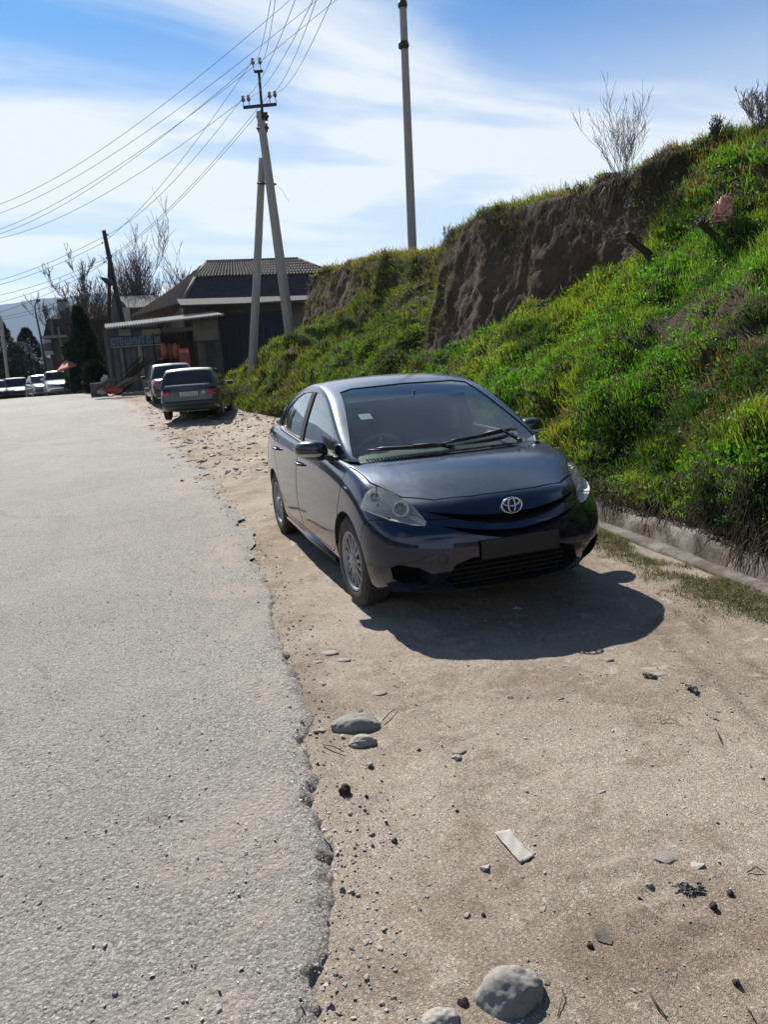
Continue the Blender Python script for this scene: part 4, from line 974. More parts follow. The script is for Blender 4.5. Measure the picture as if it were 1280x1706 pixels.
    for i in range(13):
        y = -.69+1.38*i/12; q = abs(y)/.69
        for k, (x, z) in enumerate(((.02, .925), (-.12, .945), (-.28, .955), (-.42, .93), (-.50, .86), (-.50, .62))): P.append((x-.12*q**2.2, y, z+(.02*math.exp(-((y+.36)/.16)**2) if 1 < k < 4 else 0)))
    b.sheet(P, 13, 6); b.build('dashboard', M_DASH, root, fix=False)
    b = MB(); n = 32; cs = Vector((-.66, -.36, .90)); Mx = Matrix.Rotation(R_(-62), 3, 'Y')
    b.tube([cs+Mx @ Vector((.0+.185*math.cos(2*PI*i/n), .185*math.sin(2*PI*i/n), 0)) for i in range(n+1)], .016, 8, cap=False)
    for a in (0, PI, -PI/2): b.tube([cs, cs+Mx @ Vector((.18*math.cos(a+PI/2), .18*math.sin(a+PI/2), 0))], .018, 6)
    b.lathe([(.001, .03), (.05, .025), (.065, 0), (.05, -.03)], 16, Matrix.Translation(cs) @ Mx.to_4x4()); b.build('steering_wheel', flatmat('wheel_grey', (.22, .22, .21), .5), root)
    b = MB(); c_ = on_ws(0, 1.33, -.05); b.box(c_+Vector((-.03, 0, 0)), (.03, .22, .06)); b.tube([c_+Vector((-.03, 0, .02)), c_+Vector((.0, 0, .07))], .008, 6); b.build('rear_view_mirror', M_BLACKPL, root, bev=.008)
    b = MB(); P = []
    for i in range(4):
        for k in range(4): p = on_ws(-.515+.085*i/3, 1.205+.035*k/3, -.013); P.append(p)
    b.sheet(P, 4, 4); b.build('windscreen_sticker', M_WHITE, root, fix=False)
    b = MB(); P = []
    for i in range(21):
        y = -.53+1.06*i/20
        for k in range(4): P.append(on_ws(y, 1.325+.018*k*1.3-.012*(abs(y)/.53)**2, -.012))
    b.sheet(P, 21, 4); b.build('sun_strip', flatmat('sun_strip_film', (.012, .014, .020), .25), root, fix=False)
    # tail lamps and rear number plate, for anyone who walks round
    for s in (-1, 1):
        b = MB(); P = []
        for i in range(5):
            for k in range(6):
                y = s*(.50+.26*i/4); z = .78+.20*k/5; h = sk.bvh.ray_cast(Vector((-5, y, z)), Vector((1, 0, 0)))[0]; P.append((h or Vector((-3.3, y, z)))+Vector((-.008, 0, 0)))
        b.sheet(P, 5, 6); b.build('tail_light', M_RED, root, fix=False)
    b = MB(); b.tube([(-2.55, 0, 1.27), (-2.62, 0, 1.30)], .012, 6); b.tube([(-2.6, 0, 1.29), (-2.80, 0, 1.42)], .003, 5); b.build('aerial', M_BLACKPL, root)
    return root
CAR = saloon()
# ---------------------------------------------------------------- the other cars: simpler, each with its own outline
M_GLASSD = glass_mat('dusty_car_glass', (.22, .25, .25), .12, .9)
def simple_car(name, loc, rz, label, group, paint, L=4.0, Wd=1.66, Hh=1.42, kind='hatch', face='front', plate=None, lamp=M_LENS, hood=.92, lv=2, bumper=None, dz=0):
    """x forward, origin on the ground under the middle. kind: hatch, saloon, boxy (an old three-box saloon), suv"""
    root = empty(name, loc, rz, label, 'car', group)
    h = L/2; w = Wd/2; bl = Hh*.63 if kind != 'suv' else Hh*.60
    xs = list(np.linspace(-h, h, 13)); yf = [0, .4, .75, 1.0]; kf = [0, .15, .45, .8, 1.0]
    hz = {'hatch': .96, 'saloon': .98, 'boxy': 1.0, 'suv': 1.0}[kind]
    boot = {'hatch': 1.0, 'saloon': 1.0, 'boxy': .98, 'suv': 1.0}[kind]
    rnd = {'hatch': .16, 'saloon': .2, 'boxy': .05, 'suv': .12}[kind]
    tab = [(-h, w*.93, .26, bl*.95*boot, bl*boot, .06, .05), (-h+.3, w*.98, .22, bl*.99*boot, bl*1.02*boot, .06, .06), (-h*.4, w, .20, bl, bl*1.01, .06, .06), (h*.35, w, .20, bl*.98, bl*1.0, .06, .06), (h-.45, w*.985, .20, bl*hood*.97, bl*hood*1.02, .06, .06), (h-.1, w*.95, .22, bl*hood*.88, bl*hood*.93, .06, .05), (h, w*.91, .25, bl*hood*.82, bl*hood*.86, .06, .04)]
    e = dict(x0=h-.7, f=[0, .15, .5, .85, 1], dx=[-.04, .03, .02, -.02, -.06], plan=rnd, pow=2.6); f_ = dict(x0=-h+.7, f=[0, .15, .5, .85, 1], dx=[-.04, .03, .02, -.01, -.04], plan=rnd*.8, pow=2.8)
    sk_me = lofted(xs, yf, kf, tab, e, f_, lv); sk_me.materials.append(paint); sk = Skin(sk_me); body = sk_me
    wr = .29 if kind != 'suv' else .34; ax = (h-.78, -h+.76)
    for xw in ax:
        for s in (-1, 1): body = boolean(body, cutter(M_BLACKPL, lambda b: b.lathe([(.001, 0), (wr+.045, 0), (wr+.045, .4), (.001, .4)], 28, Matrix.Translation((xw, s*(w-.24), wr)) @ Matrix.Rotation(-s*PI/2, 4, 'X'), False)))
    bo = link('body', smooth_like(body, [sk]), None, root)
    # glasshouse: base front, roof front, roof rear, base rear
    A = {'hatch': (h-1.15, h-1.75, -h+.42, -h+.06), 'saloon': (h-1.15, h-1.80, -h+1.15, -h+.62), 'boxy': (h-1.30, h-1.72, -h+1.05, -h+.72), 'suv': (h-1.2, h-1.7, -h+.30, -h+.10)}[kind]
    n = 8; gx = [A[3], A[3]+(A[2]-A[3])*.5, A[2], A[2]+.2, (A[1]+A[2])/2, A[1]-.2, A[1], (A[0]+A[1])/2, A[0]]
    def gf(i, j, k):
        x = gx[i]; y_ = [-1, -.9, -.5, 0, .5, .9, 1][j]; f = [0, .4, .8, 1][k]; up = np.interp(x, [A[3], A[2], A[1], A[0]], [.04, 1, 1, .04]); zt = bl-.06+(Hh-bl+.06-.035*abs(y_)**2.2)*up**.9; zb = bl-.12
        z = zb+(zt-zb)*f; wv = w*(.94-.20*max(0, (z-bl)/(Hh-bl))**1.2); return (x-(.10*abs(y_)**2 if i >= 6 else 0)+(.05*y_*y_ if i <= 2 else 0), y_*wv, z)
    gme = subsurf(box_cage(gx, [0]*7, [0]*4, gf), lv); gme.materials.append(paint); gs = Skin(gme)
    g3 = inset_mesh(gme, .04); g3.materials.clear(); g3.materials.append(M_SEAT); shell = boolean(gme, g3)
    def pr(fn):
        nonlocal shell
        pn = sheet_from(gme, fn, gs, .010); shell = boolean(shell, cutter(M_BLACKPL, fn)); return pn
    tz = Hh-.09; bz = bl+.035; rf = lambda f: A[1]+(A[0]-A[1])*f
    ws = [(-w*.84, bz), (-w*.68, tz), (w*.68, tz), (w*.84, bz)]
    ps = [('windscreen', pr(lambda b: b.prism(ws, A[1]+.03, A[0]+.5, 'x'))), ('rear_window', pr(lambda b: b.prism(ws if kind != 'hatch' else [(-w*.83, bz+.04), (-w*.68, tz), (w*.68, tz), (w*.83, bz+.04)], -h-.3, A[2]-.02, 'x')))]
    mid = (A[1]+A[2])/2+.05
    fw_ = [(rf(.72), bz), (rf(.12), tz), (mid+.04, tz), (mid+.04, bz)]; rw_ = [(mid-.04, bz), (mid-.04, tz), (A[2]+.12, tz), (A[2]-(.05 if kind != 'suv' else -.02), bz+.02)]
    for s in (-1, 1):
        a, b_ = sorted((s*w*.45, s*w*1.1)); ps += [('door_window', pr(lambda b: b.prism(fw_, a, b_, 'y'))), ('door_window', pr(lambda b: b.prism(rw_, a, b_, 'y')))]
    shell = boolean(shell, cutter(M_BLACKPL, lambda b: b.box((0, 0, bl-.2), (L*1.2, Wd*1.2, .32))))
    link('roof', smooth_like(shell, [gs], .004), None, root)
    for nm, me in ps: link(nm, smooth_like(me, [gs], .03), M_GLASSD, root)
    for xw in ax:
        for s in (-1, 1): wheel_parts(root, (xw, s*(w-.10), wr), wr, .17, s, 8, wr*.66, hub='disc', seg=28)
    # bumpers, lamps, plates
    def face_pt(y, z, d):
        hh = sk.bvh.ray_cast(Vector((d*5, y, z)), Vector((-d, 0, 0)))[0]; return hh if hh is not None else Vector((d*h, y, z))
    def patch(nm, y0, y1, z0, z1, d, mat, off=.008, par=root):
        b = MB(); P = []
        for i in range(7):
            for k in range(4): y = y0+(y1-y0)*i/6; z = z0+(z1-z0)*k/3; P.append(face_pt(y, z, d)+Vector((d*off, 0, 0)))
        b.sheet(P, 7, 4); o = b.build(nm, mat, par, fix=False); md = o.modifiers.new('t', 'SOLIDIFY'); md.thickness = .012; md.offset = 0; return o
    hl = bl*hood
    for s in (-1, 1):
        patch('headlight', s*w*.52, s*w*.86, hl*.70, hl*.84, 1, lamp)
        tz0, tz1 = (bl*.74, bl*.90) if kind != 'suv' else (bl*.8, bl*1.0)
        patch('tail_light', s*w*.60, s*w*.90, tz0, tz1, -1, M_RED)
    patch('grille', -w*.48, w*.48, hl*.68, hl*.82, 1, M_BLACKPL)
    patch('number_plate', -.26, .26, .36, .47, 1, M_WHITE, .02)
    for d in (1, -1):
        b = MB(); P = []; rows = ((.36, .0), (.38, .05), (.46, .06), (.50, .05), (.52, .0))
        for i in range(13):
            y = w*.94*(-1+2*i/12)
            for z, o_ in rows: P.append(face_pt(y*.985, z, d)+Vector((d*o_, 0, 0)))
        b.sheet(P, 13, 5); b.build('bumper', bumper or M_BLACKPL, root, fix=False)
    for s in (-1, 1):
        b = MB(); b.box((A[0]-.42, s*(w+.06), bl+.05), (.09, .17, .11)); b.tube([(A[0]-.42, s*(w-.04), bl+.0), (A[0]-.42, s*(w+.02), bl+.04)], .02, 6); b.build('wing_mirror', M_BLACKPL if bumper is None else paint, root, bev=.02)
        MB().box((mid-.15, s*(w+.004), bl*.86), (.14, .02, .025)).build('handle', M_BLACKPL, root); MB().box((A[2]+.1, s*(w+.004), bl*.87), (.14, .02, .025)).build('handle', M_BLACKPL, root)
        b = MB(); b.tube([(ax[0]-.4, s*(w+.002), bl*.62), (ax[1]+.4, s*(w+.002), bl*.62)], .018, 6); b.build('side_moulding', M_BLACKPL, root)
    b = MB(); b.box((0, 0, .26), (L*.8, Wd*.55, .1)); b.box((-.6, 0, bl*.7), (.15, Wd*.7, .5)); b.box((.15, -.36, bl*.85), (.14, .45, .62)); b.box((.15, .36, bl*.85), (.14, .45, .62)); b.build('seats', M_SEAT, root)
    return root, sk, face_pt, (h, w, bl, A)
def ground_at(u, v, D):
    p = at(u, v, D); p.z = float(H(p.x)); return p

# dark green-grey hatchback, seen from behind
P_GREEN = car_paint('dark_green_paint', (.052, .068, .062), .35, .38, .30, (.13, .125, .105))
p0 = Vector((-19.3, .10, 0)); p0.z = float(H(-19.3))
golf, gsk, gface, (gh_, gw_, gbl, gA) = simple_car('parked_car', p0, R_(180-174+2), 'dark green-grey hatchback with a white rear number plate parked on the verge seen from behind', 'older cars parked on the verge', P_GREEN, 3.95, 1.70, 1.43, 'hatch')
golf.rotation_euler = (0, R_(1.6), R_(166))
b = MB(); fp = gface(-.02, .70, -1)
pl_ = b.box(fp+Vector((-.024, 0, 0)), (.012, .50, .115)).build('number_plate', M_WHITE, golf, bev=.004)
bt = MB(); rngp = random.Random(4)
for k, y in enumerate((-.19, -.13, -.08, -.03, .02, .07, .13, .18)):        # the characters are too small and blurred in the photograph to read
    bt.box(fp+Vector((-.032, y, 0)), (.003, .010, .07)); bt.box(fp+Vector((-.032, y+.015, rngp.choice((-.03, 0, .03)))), (.003, .028, .012))
bt.build('plate_characters', M_BLACKPL, pl_)
b = MB(); fp = gface(-.42, .72, -1); b.lathe([(.06, 0), (.06, .006), (.001, .008)], 20, Matrix.Translation(fp+Vector((-.012, 0, 0))) @ Matrix.Rotation(-PI/2, 4, 'Y')); b.build('badge_sticker', M_WHITE, golf)
b = MB(); q = [(-gh_+.08, y, gbl+.07) for y in np.linspace(-.6, .6, 9)]; b.tube([Vector((x-.10, y, z-.03)) for x, y, z in q], .02, 6); b.build('tailgate_trim', flatmat('pale_trim', (.34, .35, .36), .25), golf)
# dark saloon beyond it
P_BLACK = car_paint('black_paint', (.006, .007, .009), .0, .55, .10, (.13, .12, .105), topdust_sheen=.0, coat=.08)
P_GREYD = car_paint('grey_purple_paint', (.045, .043, .05), .3, .32, .2, (.13, .12, .105))
P_SILVER = car_paint('silver_paint', (.20, .21, .22), .6, .35, .25, (.2, .18, .16))
P_WHITE = car_paint('white_paint', (.36, .37, .37), .0, .4, .3, (.22, .2, .17))
P_SAGE = car_paint('pale_green_paint', (.12, .16, .15), .2, .4, .3, (.18, .16, .14))
p1 = Vector((-25.4, -.35, 0)); p1.z = float(H(p1.x))
simple_car('parked_car', p1, R_(183), 'dark grey saloon standing in front of the shop behind the green-grey hatchback', 'older cars parked on the verge', P_GREYD, 4.2, 1.68, 1.40, 'saloon')
def far_car(u, v, D, yaw, label, paint, **k):
    p = ground_at(u, v, D); return simple_car('parked_car', p, yaw, label, 'cars parked at the end of the road', paint, lv=1, **k)
far_car(101, 660, 49, R_(8), 'white boxy old saloon facing the viewer at the end of the road', P_WHITE, L=4.05, Wd=1.64, Hh=1.42, kind='boxy', bumper=M_CHROME)
far_car(73, 660, 54, R_(14), 'pale green saloon half hidden behind the white boxy saloon', P_SAGE, L=4.2, Wd=1.68, Hh=1.42, kind='saloon')
far_car(53, 663, 62, R_(10), 'dark car with a pale bumper between the black hatchback and the pale green saloon', P_BLACK, L=4.3, Wd=1.72, Hh=1.46, kind='boxy', bumper=M_CHROME)
far_car(30, 664, 60, R_(12), 'black tall hatchback at the far left end of the road', P_BLACK, L=4.1, Wd=1.75, Hh=1.55, kind='suv')
far_car(13, 665, 64, R_(10), 'silver car mostly hidden behind the black tall hatchback', P_SILVER, L=4.2, Wd=1.7, Hh=1.45, kind='saloon')
far_car(-6, 667, 60, R_(6), 'black car cut off by the left edge of the view', P_BLACK, L=4.3, Wd=1.74, Hh=1.48, kind='saloon')
# ================================================================ BUILDINGS AND STREET
def atx(u, v, X):
    d = Fw+(u-640)/FPX*Rt-(v-853)/FPX*Up; return Vector(CAM+d*((X-CAM[0])/d[0]))
def wallmat(name, a, b, scale=2.0, rough=.9):
    t = NT(name); n = t.noise(scale, 6, .65, .4); c = t.mix(n, a, b); c = t.mix(t.ramp(t.noise(scale*.5, 5, .7, 1.0), [(.5, 0), (.68, .6)]), c, tuple(x*.5 for x in a))
    t.set(col=c, rough=rough, spec=.2); t.bump(t.noise(scale*9, 4, .7), .4, .01); return t.m
M_TILE = wallmat('roof_slate', (.105, .092, .080), (.25, .215, .185), 5); M_SHEETM = wallmat('weathered_sheet', (.10, .10, .097), (.22, .22, .215), 3, .6)
M_PLAST = wallmat('old_plaster', (.085, .075, .062), (.15, .135, .115)); M_GATE = wallmat('dark_blue_metal', (.018, .022, .034), (.030, .036, .052), 1.2, .6)
M_BRICKB = wallmat('brown_brick', (.085, .065, .050), (.17, .13, .10), 6); M_PALE = wallmat('pale_board', (.17, .16, .14), (.27, .255, .225))
M_BLUEW = wallmat('faded_blue_board', (.040, .060, .090), (.075, .105, .15), 4); M_WHITEW = wallmat('whitewash', (.22, .22, .215), (.34, .34, .33)); M_GREYW = wallmat('grey_wall', (.07, .075, .08), (.12, .125, .13))
M_DKROOF = wallmat('dark_metal_roof', (.020, .024, .032), (.035, .040, .052), 2, .5); M_WOODD = wallmat('dark_wood', (.028, .022, .017), (.06, .048, .036), 8)
M_CONP = NT('pole_concrete'); _c = M_CONP.mix(M_CONP.noise(6, 6, .6, .2, sc3=(1, 1, .15)), (.20, .188, .172), (.34, .322, .298)); M_CONP.set(col=_c, rough=.9, spec=.15); M_CONP.bump(M_CONP.noise(30, 4), .3, .01); M_CONP = M_CONP.m
M_STEEL = flatmat('dark_steel', (.030, .031, .034), .6, .3); M_PORC = flatmat('insulator', (.10, .095, .10), .25, coat=.5); M_WIRE = flatmat('wire', (.035, .035, .038), .7)
M_REDP = flatmat('red_paint', (.32, .030, .028), .45); M_ORNG = flatmat('red_canvas', (.38, .13, .09), .8)
def corr(b, A, B, Cc, D, waves, rows, amp, step=.0, sub=4):
    """ribbed roofing between A-B (eave) and D-C (top): ribs run up the slope, rows of tiles overlap"""
    A, B, Cc, D = map(Vector, (A, B, Cc, D)); n = (B-A).cross(D-A).normalized()
    if n.z < 0: n = -n
    nu = waves*sub+1; P = []; nr = rows*2+1
    for i in range(nu):
        f = i/(nu-1)
        for k in range(nr):
            g = k/(nr-1); p = (A*(1-f)+B*f)*(1-g)+(D*(1-f)+Cc*f)*g; st = step*(1 if k % 2 == 0 else -.2)
            P.append(p+n*(amp*math.sin(2*PI*waves*f)+st))
    b.sheet(P, nu, nr, False); return n
def fbox(b, u0, v0, u1, v1, X, depth, zb=None):
    vm = (v0+v1)/2; y0 = atx(u0, vm, X).y; y1 = atx(u1, vm, X).y; zt = atx((u0+u1)/2, v0, X).z; zl = atx((u0+u1)/2, v1, X).z if zb is None else zb
    b.box(((2*X-depth)/2, (y0+y1)/2, (zt+zl)/2), (depth, abs(y1-y0), zt-zl)); return y0, y1, zl, zt

# ---- the house with the slate roof and the dark gate
def big_house():
    root = empty('house', (-40, 4, float(H(-38))), 0, 'low tan house with a hipped slate roof and wide dark gate behind the braced pole', 'house'); O = Vector(root.location)
    def L(mb, name, mat, par=root, fix=True):
        mb.v = [tuple(Vector(v)-O) for v in mb.v]; return mb.build(name, mat, par, fix=fix)
    X = -37.0
    gl, gr = atx(363, 530, X), atx(473, 524, X); gz = O.z-.1
    yr = atx(535, 500, X).y+2.0; yl = atx(306, 530, X).y
    zt = atx(420, 520, X).z
    b = MB(); b.box((X-.15, (gr.y+yr)/2, (gz+zt)/2), (.3, yr-gr.y, zt-gz)); b.box((X-.15, (gl.y+gr.y)/2, zt+.28), (.3, gr.y-gl.y, .56-.004)); b.box((X-.15, (gr.y+yr)/2, zt+.28), (.3, yr-gr.y, .56)); b.box((X-.15, (yl+gl.y)/2, (gz+zt+.56)/2), (.3, gl.y-yl, zt+.56-gz))
    b.box((X-4.5, yl+.15, (gz+zt+.5)/2), (8.4, .3, zt+.5-gz)); b.box((X-4.5, yr-.15, (gz+zt+.5)/2), (8.4, .3, zt+.5-gz)); b.box((X-8.8, (yl+yr)/2, (gz+zt+.5)/2), (.3, yr-yl, zt+.5-gz)); L(b, 'wall', M_PLAST)
    b = MB(); n = 26
    for i in range(n):
        y = gl.y+(gr.y-gl.y)*(i+.5)/n; b.box((X-.10+(.012 if i % 2 else 0), y, (gz+zt)/2), (.05, (gr.y-gl.y)/n-.012, zt-gz-.05))
    g = L(b, 'gate', M_GATE)
    b = MB()
    for f in (.0, .33, .66, 1): b.box((X-.045, gl.y+(gr.y-gl.y)*f, (gz+zt)/2), (.05, .09, zt-gz-.06))
    b.box((X-.04, (gl.y+gr.y)/2, zt-.06), (.06, gr.y-gl.y, .09)); L(b, 'gate_frame', M_STEEL, g).location = (0, 0, 0)
    # porch roof over the gate
    b = MB(); A, B = atx(300, 508, X+1.5), atx(560, 500, X+1.5); D, Cc = atx(300, 508, X+1.5)+Vector((-1.6, 0, .42)), atx(560, 500, X+1.5)+Vector((-1.6, 0, .42)); corr(b, A, B, Cc, D, 70, 1, .014)
    o = L(b, 'porch_roof', M_PORCH, fix=False); md = o.modifiers.new('t', 'SOLIDIFY'); md.thickness = .05
    b = MB(); b.box(((A.x-.1), (A.y+B.y)/2, A.z-.10), (.08, B.y-A.y, .12)); L(b, 'porch_beam', M_WOODD)
    # roof
    e0, e1 = atx(306, 508, X-.6), atx(560, 490, X-.6); ez = (e0.z+e1.z)/2+.0; y0, y1 = e0.y-.1, yr+.6; k0, k1 = atx(325, 463, X-1.9), atx(552, 455, X-1.9); r0, r1 = atx(343, 436, X-5), atx(497, 433, X-5)
    kz = (k0.z+k1.z)/2; rz_ = (r0.z+r1.z)/2; xb = X-9.4; kb = xb+1.3; ylb = atx(216, 534, xb).y
    b = MB(); corr(b, (X-.6, y0, ez), (X-.6, y1, ez), (X-1.9, k1.y, kz), (X-1.9, k0.y, kz), 90, 7, .02, .012, 2)
    o = L(b, 'roof', M_DKSL, fix=False)
    b = MB(); corr(b, (X-1.9, k0.y-.1, kz), (X-1.9, k1.y+.1, kz), (X-5, r1.y, rz_), (X-5, r0.y, rz_), 42, 6, .05, .09, 4)
    corr(b, (xb, ylb, ez), (X-.6, y0, ez), (X-1.9, k0.y, kz), (kb, k0.y-.9, kz), 60, 12, .04, .04, 3)
    corr(b, (kb, k0.y-.9, kz), (X-1.9, k0.y, kz), (X-5, r0.y, rz_), (X-5.1, r0.y, rz_), 26, 6, .045, .04, 3)
    corr(b, (X-.6, y1, ez), (xb, y1, ez), (kb, k1.y, kz), (X-1.9, k1.y, kz), 30, 6, .03, .02, 2); corr(b, (X-1.9, k1.y, kz), (kb, k1.y, kz), (X-5.1, r1.y, rz_), (X-5, r1.y, rz_), 26, 6, .03, .02, 2)
    corr(b, (xb, y1, ez), (xb, ylb, ez), (kb, k0.y-.9, kz), (kb, k1.y, kz), 30, 5, .03, .02, 2); corr(b, (kb, k1.y, kz), (kb, k0.y-.9, kz), (X-5, r0.y, rz_), (X-5, r1.y, rz_), 30, 5, .03, .02, 2)
    L(b, 'roof', M_TILE, fix=False)
    b = MB()
    for p, q in (((X-.6, y0, ez), (X-1.9, k0.y, kz)), ((X-1.9, k0.y, kz), (X-5, r0.y, rz_)), ((X-5, r0.y, rz_), (X-5, r1.y, rz_)), ((X-1.9, k1.y, kz), (X-5, r1.y, rz_)), ((X-.6, y1, ez), (X-1.9, k1.y, kz))):
        b.tube([Vector(p)+Vector((0, 0, .05)), Vector(q)+Vector((0, 0, .05))], .085, 6)
    L(b, 'ridge_tiles', M_TILE)
    # small boarded bay and post left of the gate
    b = MB(); fbox(b, 322, 533, 362, 567, X+2.6, 1.0); L(b, 'boarded_bay', M_PALEB); b = MB(); fbox(b, 336, 568, 343, 618, X+2.2, .2, gz); L(b, 'post', M_GREYW)
    return root
M_PORCH = wallmat('porch_sheet', (.045, .046, .046), (.10, .10, .10), 4, .9)
M_DKSL = wallmat('shaded_slate', (.034, .030, .030), (.060, .053, .050), 5); M_PALEB = wallmat('tan_board', (.10, .09, .075), (.16, .145, .12), 3)  # shaded_slate is the roof slate with the front slope's shade put into its colour
big_house()
# ---- the roadside shop
def shop():
    X = -34.6; z0 = float(H(X)); root = empty('shop', (X, -1, z0), 0, 'low roadside shop with a blue lettered board over grey metal shutters and an open front', 'shop'); O = Vector(root.location)
    def L(mb, name, mat, par=root, fix=True):
        mb.v = [tuple(Vector(v)-O) for v in mb.v]; return mb.build(name, mat, par, fix=fix)
    b = MB(); A, B = atx(174, 546, X+1.2), atx(372, 523, X+1.2); D, Cc = A+Vector((-3.4, 0, .36)), B+Vector((-3.4, 0, .36)); corr(b, A, B, Cc, D, 44, 1, .03)
    o = L(b, 'roof', M_SHEETM, fix=False); md = o.modifiers.new('t', 'SOLIDIFY'); md.thickness = .07
    yl = atx(178, 600, X).y; ym = atx(268, 600, X).y; yr = atx(336, 590, X).y; zt = atx(222, 546, X).z; gz = z0-.15
    b = MB(); n = 9
    for i in range(n):
        y = yl+(ym-yl)*(i+.5)/n; b.box((X-.05-(.03 if i % 2 else 0), y, (gz+zt)/2), (.06, (ym-yl)/n-.03, zt-gz))
    L(b, 'shutter', M_GREYW)
    b = MB(); b.box((X-2, yl+.08, (gz+zt)/2), (3.8, .16, zt-gz)); b.box((X-3.9, (yl+yr)/2, (gz+zt)/2), (.2, yr-yl, zt-gz)); b.box((X-2, yr-.08, (gz+zt)/2), (3.8, .16, zt-gz)); b.box((X-2, ym, (gz+zt)/2), (3.6, .12, zt-gz)); L(b, 'wall', M_BRICKB)
    b = MB()
    for u in (205, 236): 
        y = atx(u, 610, X).y; b.box((X+.03, y, (gz+zt)/2-.2), (.07, .06 if u < 220 else .17, zt-gz-.7))
    L(b, 'shutter_post', M_PALE)
    # upper band of boards
    for k, (u0, u1, mt) in enumerate(((181, 197, M_BLUEW), (197.5, 217, M_PALE), (217.5, 235, M_BLUEW), (235.5, 267, M_PALE))):
        b = MB(); fbox(b, u0, 548, u1, 559.5, X+.12, .08); L(b, 'upper_board', mt)
    b = MB(); y0, y1, zl, zt2 = fbox(b, 182, 560, 268, 575.5, X+.14, .08); sgn = L(b, 'sign_board', M_BLUEW)
    b = MB(); b.box((X+.17, (y0+y1)/2, zl-.02), (.05, y1-y0, .05)); L(b, 'sign_rail', M_PALE, sgn)
    cu = bpy.data.curves.new('lettering', 'FONT'); cu.body = 'СТЕ·ШИМТ ОЛИ'; cu.size = (zt2-zl)*1.06; cu.extrude = .01; cu.offset = .012; cu.align_x = 'LEFT'; cu.space_character = .98
    t = bpy.data.objects.new('tmp', cu); C.objects.link(t); me = bpy.data.meshes.new_from_object(t.evaluated_get(bpy.context.evaluated_depsgraph_get())); bpy.data.objects.remove(t)
    wdt = max(v.co.x for v in me.vertices); sc = (y1-y0-.1)/wdt
    me.transform(Matrix.Diagonal((sc, 1, 1, 1))); me.transform(Matrix(((0, 0, 1, 0), (1, 0, 0, 0), (0, 1, 0, 0), (0, 0, 0, 1))))
    link('lettering', me, M_LETT, sgn, (X+.148-O.x, y0+.05-O.y, zl+(zt2-zl)*.16-O.z))
    b = MB(); b.box((X+1.0, A.y+.1, (A.z+gz)/2), (.09, .09, A.z-gz)); L(b, 'awning_post', M_STEEL)
    b = MB(); fbox(b, 269, 545, 335, 552, X+.1, .1); L(b, 'fascia', M_PALEB)
    return root
M_LETT = wallmat('painted_letters', (.13, .165, .20), (.20, .24, .27), 9)
shop()
def place(name, label, cat, loc, group=None, rz=0): return empty(name, loc, rz, label, cat, group)
Xs = -34.3
# goods at the open front
def drinks_fridge():
    p = atx(309, 618, Xs+.3); p.z = float(H(p.x)); r = place('drinks_cooler', 'tall red drinks cooler standing in the open front of the shop', 'cooler', p)
    zt = atx(309, 580, Xs+.3).z-p.z; b = MB(); b.box((0, 0, zt/2), (.55, .50, zt)); b.build('cabinet', M_REDP, r, bev=.03); b = MB(); b.box((.285, 0, zt*.55), (.02, .40, zt*.62)); b.build('door', flatmat('dull_red', (.22, .035, .035), .3), r, bev=.01); b = MB(); b.box((.30, 0, zt*.92), (.02, .44, .14)); b.build('header', flatmat('pinkish', (.38, .12, .11), .5), r)
drinks_fridge()
rngg = random.Random(3)
M_ONION = flatmat('onion_skin', (.26, .085, .030), .6, var=.5, scale=20); M_YELG = flatmat('yellow_goods', (.34, .22, .06), .6, var=.4); M_NET = flatmat('net_bag', (.16, .055, .03), .8, var=.4)
for k in range(6):
    u = 274+ (k % 3)*9.5; v = 618-(k//3)*22
    p = atx(u, v, Xs+.2+.1*(k % 2)); 
    if k < 3: p.z = float(H(p.x))
    o = blob('produce_sack', (.16, .15, .36), 20+k, M_ONION if k % 2 else M_NET, p+Vector((0, 0, .33)), (0, 0, k), sub=4, amp=.22, freq=3.5)
    tag(o, ['reddish net sack at the lower left of the rack in the open shop front', 'brown net sack of produce in the middle of the lower row at the shop front', 'reddish net sack of produce on the ground beside the red cooler', 'brown net sack of produce hanging at the upper left of the rack', 'rusty brown sack in the middle of the upper row at the shop front', 'dark red sack of produce in the upper row beside the red cooler'][k], 'sack', 'sacks of produce at the shop front')
b = MB(); p = atx(284, 618, Xs-.1); z0 = float(H(p.x)); zt = atx(284, 553, Xs-.1).z
for dy in (-.62, .62): b.box((0, dy, (zt-z0)/2), (.05, .05, zt-z0))
for q in range(5): b.box((0, 0, .2+(zt-z0-.3)*q/4), (.25, 1.24, .03))
tag(b.build('display_rack', M_WOODD, None, (p.x, p.y, z0)), 'thin wooden rack of shelves behind the net sacks in the open shop front', 'rack')
b = MB()
for k in range(46):
    zz = .25+(zt-z0-.5)*(k//12)/4+.10; b.lathe([(.001, -.07), (.045, -.05), (.05, .02), (.02, .07), (.001, .08)], 7, Matrix.Translation((.08*rngg.random(), -.55+1.1*rngg.random(), zz)))
tag(b.build('produce', M_YELG, None, (p.x, p.y, z0), fix=False), 'heap of small orange and yellow goods filling the shelves of the shop rack', 'produce', None, 'stuff')
